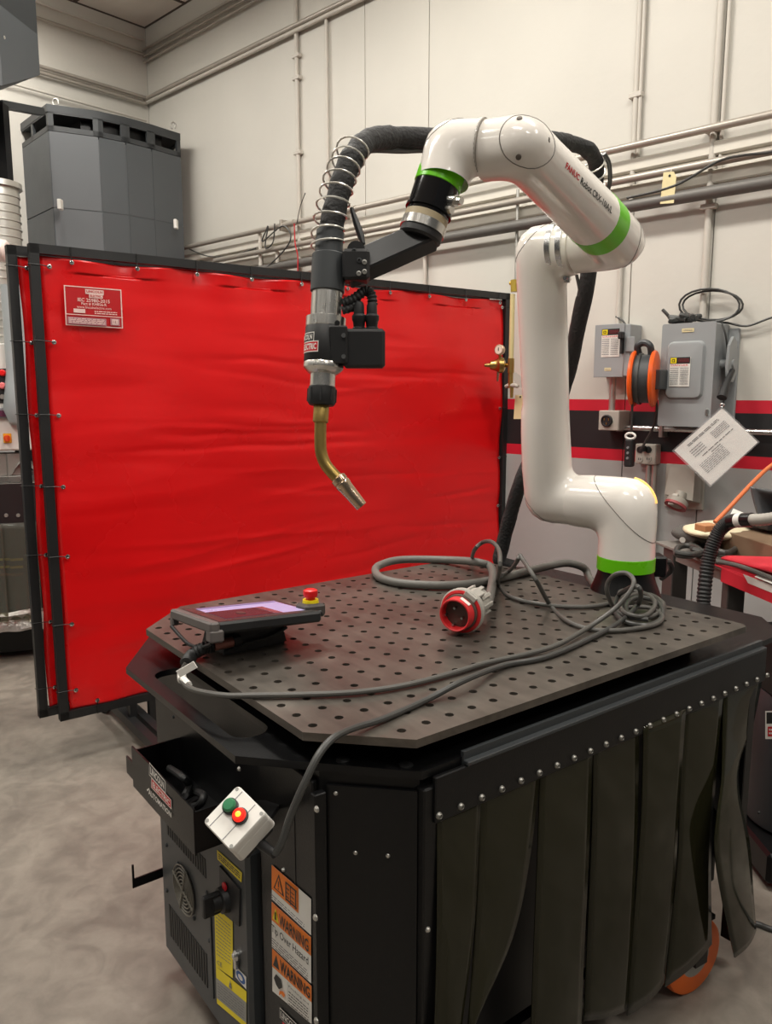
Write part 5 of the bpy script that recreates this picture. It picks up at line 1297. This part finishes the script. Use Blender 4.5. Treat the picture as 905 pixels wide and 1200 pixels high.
T.part('strap', MB().tube([TLT @ V(p) for p in spline([(-hx_-.02, hy_-.01, -.03), (-hx_-.01, .03, -.058), (-hx_+.0, -.02, -.06), (-hx_-.005, -hy_+.02, -.04)], 6)], .004, 8), RUBBER)
h0, h1 = PF.l(onz(262, 769, ZT)), PF.l(onz(336, 753, ZT)); hb_ = V((-(h1-h0).y, (h1-h0).x, 0)).normalized()*.11
hq = [h0, h1, h1+hb_, h0+hb_]; hm = sum(hq, V())/4
T.part('holder_block', MB().loft([[hm+(p-hm)*1.0+V((0, 0, .004)) for p in hq], [hm+(p-hm)*.93+V((0, 0, .03)) for p in hq], [hm+(p-hm)*1.02+V((0, 0, .06)) for p in hq]]), mat('holder_fabric', (34, 33, 34), .6, bump=.4, bscale=30))
T.part('holder_foot', MB().slab([hm+(p-hm)*.95 for p in hq], (0, 0, .006)), BLACKM)
T.part('holder_fold', MB().tube(spline([h0+V((0, 0, .006)), h0.lerp(h1, .35)-hb_*.06+V((0, 0, .02)), h0.lerp(h1, .7)-hb_*.08+V((0, 0, .024)), h1+V((0, 0, .036))], 5), .004, 8), RUBBER)
ep = PF.l(onz(367, 711, 1.025))
EB = T.part('stop_block', MB().box((ep.x-.03, ep.y-.022, -.014), (ep.x+.022, ep.y+.03, .016), 0, TLT, ch=.006), mat('stop_block_grey', (70, 64, 60), .5))
e0 = TLT @ V((ep.x-.004, ep.y+.004, .016))
T.part('yellow_ring', MB().lathe(e0, zv, [(0, .0185), (.008, .0175), (.008, .001)], 24), YEL, EB)
T.part('stop_button', MB().lathe(e0+zv*.007, zv, [(0, .010), (.006, .011), (.008, .0155), (.016, .0165), (.022, .0155), (.024, .012), (.0245, .0005)], 28), ESTR, EB, label='red emergency stop mushroom button')
T.part('corner_knob', MB().sphere(TLT @ V((hx_+.006, -hy_+.02, -.004)), .007, seg=10), BLACKM)
cst = PF.l(at(268, 753, 1.43)); 
k0, k1 = PF.l(onz(272, 752, .972)), PF.l(onz(250, 757, .972))
T.part('lead_connector', MB().cyl(k0, k1, .0115, seg=14), mat('connector_copper', (150, 96, 84), .4, .5), label='copper coloured lead connector')
T.part('connector_nut', MB().cyl(k0+(k0-k1)*.4, k0, .014, seg=8), BLACKM)
R0 = [onz(251, 757, .972), onz(238, 760, .968), onz(226, 767, .955), onz(218.5, 777, .952)]
P = spline(R0, 8); T.part('strain_relief', MB().tube(P, ridged(P, .0128), 14), RUBBER, world=True)
def cable(name, label, pts, r, m, n=8, cat='cable'):
    P = spline(pts, n); return solo(name, label, cat, G, P[0], MB().tube(P, r, 10), m)
low = .007
PCAB = [R0[-1], onz(213, 788, .935), onz(213.5, 797, .93), onz(226, 808, .935), onz(262, 815, .944), t_(300, 815, low), t_(360, 814, low), t_(420, 811, low), t_(475, 803, low), t_(530, 789, low), t_(570, 777, low), t_(620, 766, low), t_(655, 755, low+.004), t_(690, 735, .014), at(720, 714, 1.86), at(738, 694, 1.86), at(743, 681, 1.87), at(735, 672, 1.9), at(722, 673, 1.92), at(713, 682, 1.94), at(712, 695, 1.95), t_(720, 712, .02), t_(735, 722, .012), t_(758, 724, .01), t_(773, 717, .01), t_(776, 706, .01), t_(762, 697, .012), t_(742, 697, .02), t_(727, 706, .022), t_(733, 718, .022), t_(755, 722, .022), t_(768, 708, .02), t_(757, 696, .02), t_(730, 692, .02), t_(725, 700, low)]
TEA = solo('pendant_cable', 'thin grey cable running from the pendant along table to the coil', 'cable', G, PCAB[0], MB().tube(spline(PCAB, 8), .0058, 10), CABLEM)
pb_ = onz(213.5, 792, .935); 
T = Thing('cable_tag', 'white wrap tag on the pendant cable at the table edge', 'tag', G, pb_)
T.part('flag', MB().obox(at(220, 783, 1.47)+V((0, -.006, 0)), V((.86, 0, .5)), (0, 1, 0), V((-.5, 0, .86)), .019, .0015, .007), WHT)
T.part('wrap', MB().tube([onz(213, 789, .935), onz(213.3, 797, .93)], .009, 10), WHT)
T.part('wrap', MB().tube([onz(214, 795.5, .931), onz(221, 803, .933)], .0075, 10), WHT)
CCAB = [g, at(331, 985, 1.2), at(341, 955, 1.2), at(357, 918, 1.2), at(374, 884, 1.215), at(392, 864, 1.245), t_(415, 853, .012), t_(450, 842, low), t_(500, 820, low), t_(545, 797, low+.012), t_(590, 780, low), t_(640, 770, low), t_(690, 749, low), t_(728, 728, .012), t_(748, 708, .02), at(751, 694, 1.86), at(744, 687, 1.88), t_(726, 697, .02), t_(720, 712, .012), t_(730, 727, .008), t_(755, 733, .008), t_(772, 728, .008), t_(777, 716, .012), t_(768, 704, .016), t_(748, 700, .016), t_(735, 707, .016), t_(738, 722, .016), t_(760, 726, .016)]
solo('control_cable', 'thin black cable rising from the white button box onto the table', 'cable', G, CCAB[0], MB().tube(spline(CCAB, 8), .0062, 10), CABLED)
cable('thin_cable', 'thin grey cable looping up at far table edge beside the plug', [t_(553, 655, low), at(556, 645, 2.2), at(565, 636, 2.18), at(576, 635, 2.12), at(585, 645, 2.05), at(586, 665, 1.97), t_(584, 685, low), t_(600, 700, low), t_(640, 709, low), t_(690, 711, low), t_(720, 705, low), t_(735, 696, low+.004), t_(755, 696, low), t_(777, 706, low), t_(774, 720, low)], .0058, CABLEM)
cable('thin_cable', 'thin grey cable peaking mid table and curving to the coil', [t_(588, 674, .03), t_(598, 668, .034), at(606, 658, 2.06), at(609, 651, 2.05), at(613, 656, 2.03), at(628, 679, 1.95), t_(645, 709, low), t_(664, 727, low), t_(690, 737, low), t_(720, 739, low), t_(750, 736, low), t_(770, 731, low), t_(776, 722, low+.004), t_(760, 712, .012), t_(735, 712, .012)], .0058, CABLEM)

# ================================================================== RIGHT BENCH
Q0, Q1 = onz(768, 634, .9), onz(905, 688, .9)
xd = (Q1-Q0); RF = Frame((Q0.x, Q0.y), math.degrees(math.atan2(xd.y, xd.x)))     # x towards the viewer, y away to the right
T = Thing('steel_workbench', 'grey steel workbench with square legs behind the cart at right', 'workbench', RF, (.4, .35, 0))
T.part('bench_top', MB().box((0, 0, .888), (1.0, .62, .9), ch=.002), BENCHT)
T.part('apron', MB().box((.12, .02, .845), (.98, .035, .888)), BENCHT)
for px0, px1 in ((777, 789), (848, 856)):
    p = RF.y(px0, 655, .01); p2 = RF.y(px1, 655, .01)
    T.part('leg', MB().box((p.x, .01, 0), (p2.x, .075, .888), ch=.003), STAND)
for x in (.05, .6): T.part('leg', MB().box((x, .54, 0), (x+.06, .6, .888), ch=.003), STAND)
def rz(px, py, h): return RF.z(px, py, .9+h)
P_ = lambda px, py, h: onz(px, py, .9+h)
# vacuum hose
hb = [at(823, 760, 2.55), at(824, 730, 2.56), at(825, 700, 2.57), at(829, 665, 2.58), at(835, 640, 2.58), at(845, 620, 2.57), at(858, 611, 2.54), at(870, 609.5, 2.5)]
P = spline(hb, 30); T = Thing('vacuum_hose', 'black ribbed vacuum hose with white cuff bending over the workbench', 'hose', G, P[0])
T.part('ribbed_hose', MB().tube(P, [.0232 if i % 4 < 2 else .0208 for i in range(len(P))], 18), RUBBER)
T.part('smooth_end', MB().tube([at(856, 611.5, 2.54), at(868, 609.5, 2.5), at(882, 609, 2.46)], .0225, 20), mat('gloss_black_hose', (24, 24, 25), .2))
T.part('white_cuff', MB().tube([at(864.5, 610, 2.51), at(871, 609.5, 2.49)], .0235, 20), WHT, label='white tape cuff')
P = spline([at(879, 609, 2.465), at(893, 609, 2.43), at(915, 606, 2.38), at(950, 600, 2.32)], 8)
T.part('grey_hose', MB().tube(P, [.0195 if i % 2 else .018 for i in range(len(P))], 18), GREYP, label='pale grey hose end')
# cap / glove, blocks, cables, papers, case, chair
c = P_(822, 640, 0)
T = Thing('leather_glove', 'cream leather glove with grey cuff lying on the workbench', 'glove', G, c)
def blob(cx_, cy_, h0, sx, sy, sz, seed):
    o = P_(cx_, cy_, h0); 
    def f(u, v):
        a = 2*math.pi*u; ph = math.pi*v; k = 1+.16*noise.noise(V((math.cos(a)*1.5+seed, math.sin(a)*1.5, ph)))
        return o+V((sx*k*math.cos(a)*math.sin(ph), sy*k*math.sin(a)*math.sin(ph), sz*(1-math.cos(ph))*.5*k))
    return MB().grid(f, 26, 12)
T.part('glove_body', blob(840, 631, .04, .125, .13, .06, 2), CREAM, ang=180)
T.part('glove_cuff', blob(815, 637, .0, .085, .11, .075, 5), CAP, ang=180, label='grey cloth cuff')
e = P_(797, 627, .0)
k = at(795, 629.5, 2.9); T.part('cuff_patch', MB().lathe(at(800, 633, 2.83), (-.1, -1, .35), [(0, .011), (.002, .01), (.002, .0005)], 14), GREYP)
solo('wood_block', 'small tan wooden block on top of the cream glove', 'block', G, at(827, 618, 2.86), MB().obox(at(829, 618, 2.86), (1, .3, .0), (-.3, 1, 0), (0, 0, 1), .032, .03, .012, ch=.002), WOOD)
rr = random.Random(9)
for i, lab in enumerate(('black cable loop on the workbench nearest its left end', 'black cable loop on the workbench beneath the vacuum hose', 'black cable loop on the workbench just right of the vacuum hose')):
    cxp = (806, 826, 852)[i]; cyp = (645, 640, 642)[i]
    pts = [P_(cxp+(15-i)*math.cos(t*1.1)+rr.uniform(-3, 3), cyp+6*math.sin(t*1.1)+rr.uniform(-1, 1), .012+.006*t*(.5)) for t in range(9)]
    cable('cable', lab, pts, .011, CABLED, 6)
solo('paper_scrap', 'white paper scrap on the workbench behind the vacuum hose cuff', 'paper', G, P_(862, 635, .01), MB().slab([P_(846, 632, .02), P_(866, 634, .02), P_(860, 622, .05), P_(848, 622, .05)], (0, 0, .002)), PAPER)
solo('paper_sheet', 'white paper sheet sticking up behind the black hose end', 'paper', G, at(860, 604, 2.75), MB().slab([at(854, 608, 2.75), at(886, 612, 2.7), at(884, 606, 2.75), at(860, 596, 2.8)], (0, .003, 0)), PAPER)
b_ = P_(888, 650, 0)
solo('cardboard_box', 'low brown cardboard box on the workbench behind the red case', 'box', RF, RF.l(b_), MB().box((RF.l(b_).x-.16, .14, .9), (RF.l(b_).x+.25, .36, .985), ch=.002), BROWN)
# red case
q = [P_(832, 655, .0), P_(905, 693, .0)]
T = Thing('red_tool_bag', 'red cloth tool bag with grey zip and white patch on workbench', 'bag', RF, RF.l(P_(870, 672, 0)))
a = RF.l(P_(838, 659, .0)); 
def bag(u, v):
    x = .42+.58*u; w = min(1, u*3.0)**.6
    y = -.02+.36*v; return V((x, y*w+.1*(1-w), .905+.09*w*math.sin(math.pi*min(v*1.0+.12, 1)*.9)))
x0_ = RF.y(848, 660, 0).x; x9 = 1.02
T.part('bag_side', MB().slab([(x0_, -.006, .852), (x9, -.006, .852), (x9, -.006, .9), (x0_, -.006, .905)], (0, .012, 0)), REDC)
def flap(h0, h1, yo):
    def f(u, v):
        x = x0_-.05+(x9-x0_+.05)*u; w = min(1, .18+u*1.7)
        return V((x, yo+.3*v*w, .902+h0+(h1*math.sin(math.pi*(v*.8+.1))-.01)*w))
    return f
solid(T.part('bag_bottom', MB().grid(flap(.0, .012, -.006), 16, 8), REDC, ang=180), .004)
solid(T.part('bag_top', MB().grid(lambda u, v: flap(.0, .06, .02)(u, v)+V((0, 0, .018+.02*u*(1-v))), 16, 8), REDC, ang=180), .006)
T.part('zip', MB().tube(spline([(x0_-.05, .0, .912), (x0_+.08, .004, .925), (x0_+.25, .0, .928), (x9, .0, .925)], 6), .008, 8), CAP, label='grey zip band')
T.part('white_patch', MB().slab([(x0_+.16, .04, .9175), (x9, .0, .917), (x9, -.02, .915), (x0_+.2, -.012, .915)], (0, 0, .002)).slab([(x0_+.16, -.0075, .885), (x9, -.0075, .885), (x9, -.0075, .91), (x0_+.13, -.0075, .908)], (0, .001, 0)), WHT)
T.part('white_patch', MB().slab([(x0_+.27, .16, .992), (x9, .1, 1.0), (x9, .2, .998), (x0_+.3, .2, .995)], (0, 0, .002)), WHT)
cable('extension_cord', 'orange cord slanting from the workbench up to the right edge', [at(838, 612, 2.9), at(850, 600, 2.92), at(866, 583, 2.95), at(885, 563, 3.0), at(905, 545, 3.05), at(950, 515, 3.1)], .008, ORC)
c = at(905, 590, 2.9)
T = Thing('dark_stool', 'glossy dark grey moulded seat behind workbench at the right edge', 'seat', G, (c.x+.1, c.y, 0))
T.part('seat_shell', MB().grid(lambda u, v: at(880+60*u+10*v, 570+36*v+6*math.sin(u*3), 2.9+.12*math.sin(u*3.1)*math.sin(v*2)), 14, 10), mat('glossy_grey', (92, 94, 96), .2), ang=180)
solid(T.o.children[0], .012)
T.part('seat_base', MB().obox(at(915, 612, 2.95), (1, .2, 0), (-.2, 1, 0), (0, 0, 1), .12, .09, .014, ch=.004), BLACKM)
T.part('seat_column', MB().cyl((at(925, 612, 2.95).x, at(925, 612, 2.95).y, .0), (at(925, 612, 2.95).x, at(925, 612, 2.95).y, at(925, 612, 2.95).z), .03), BLACKM)
# things behind the cart end, lower right
b0_ = onz(925, 1050, 0)
T = Thing('floor_machine', 'dark rounded machine behind the cart end at lower right edge', 'machine', G, (b0_.x+.12, b0_.y+.25, 0))
cxm, cym = b0_.x+.14, b0_.y+.22
T.part('machine_drum', MB().lathe((cxm, cym, 0), zv, [(.12, .15), (.13, .17), (.52, .17), (.56, .15), (.57, .001)], 32), CHAR)
T.part('machine_base', MB().obox((cxm, cym, .07), (1, 0, 0), (0, 1, 0), (0, 0, 1), .2, .2, .05, ch=.01), BLACK)
p = at(902, 850, 2.5); T.part('upper_panel', MB().obox((cxm, cym, .66), (1, 0, 0), (0, 1, 0), (0, 0, 1), .15, .1, .1, ch=.006), BLACK)
f_ = cym-.1005
q = [G.y(*pp, f_-.001) for pp in ((897, 833), (925, 833), (925, 866), (897, 866))]
d = Decal(*q, lift=.0005); d.rect(0, 0, 1, 1, 0).rect(.05, .55, .95, .95, 1).rect(.1, .1, .95, .45, 2).lines(.15, .15, .9, .4, 2, 0, .5)
T.part('machine_label', d.mb, [WHT, INK, INKR])
for sx in (-.15,): T.part('caster_wheel', MB().lathe((cxm+sx, cym-.2, .05), (1, .2, 0), [(-.015, .04), (-.01, .05), (.01, .05), (.015, .04), (.015, .001)], 20), RUBBER)
cable('floor_cable', 'black cable lying on the concrete floor at lower right edge', [onz(880, 1081, .008), onz(892, 1084, .008), onz(905, 1089, .008), onz(960, 1105, .008), onz(1080, 1120, .008), onz(1200, 1060, .008)], .008, CABLED)

# groups of alike things
GR = {'conduit': 'conduits along the walls', 'wall_pipe': 'long pipes across the wall', 'paper_tag': 'yellowed paper tags', 'disconnect_switch': 'electrical disconnect boxes on the wall',
      'thin_cable': 'thin cables on the table', 'spiral_duct': 'spiral ducts at the left edge', 'cable': 'black cables around the shop'}
for o in list(bpy.data.objects):
    k = o.name.split('.')[0]
    if o.parent is None and 'label' in o and k in GR and 'group' not in o: o['group'] = GR[k]
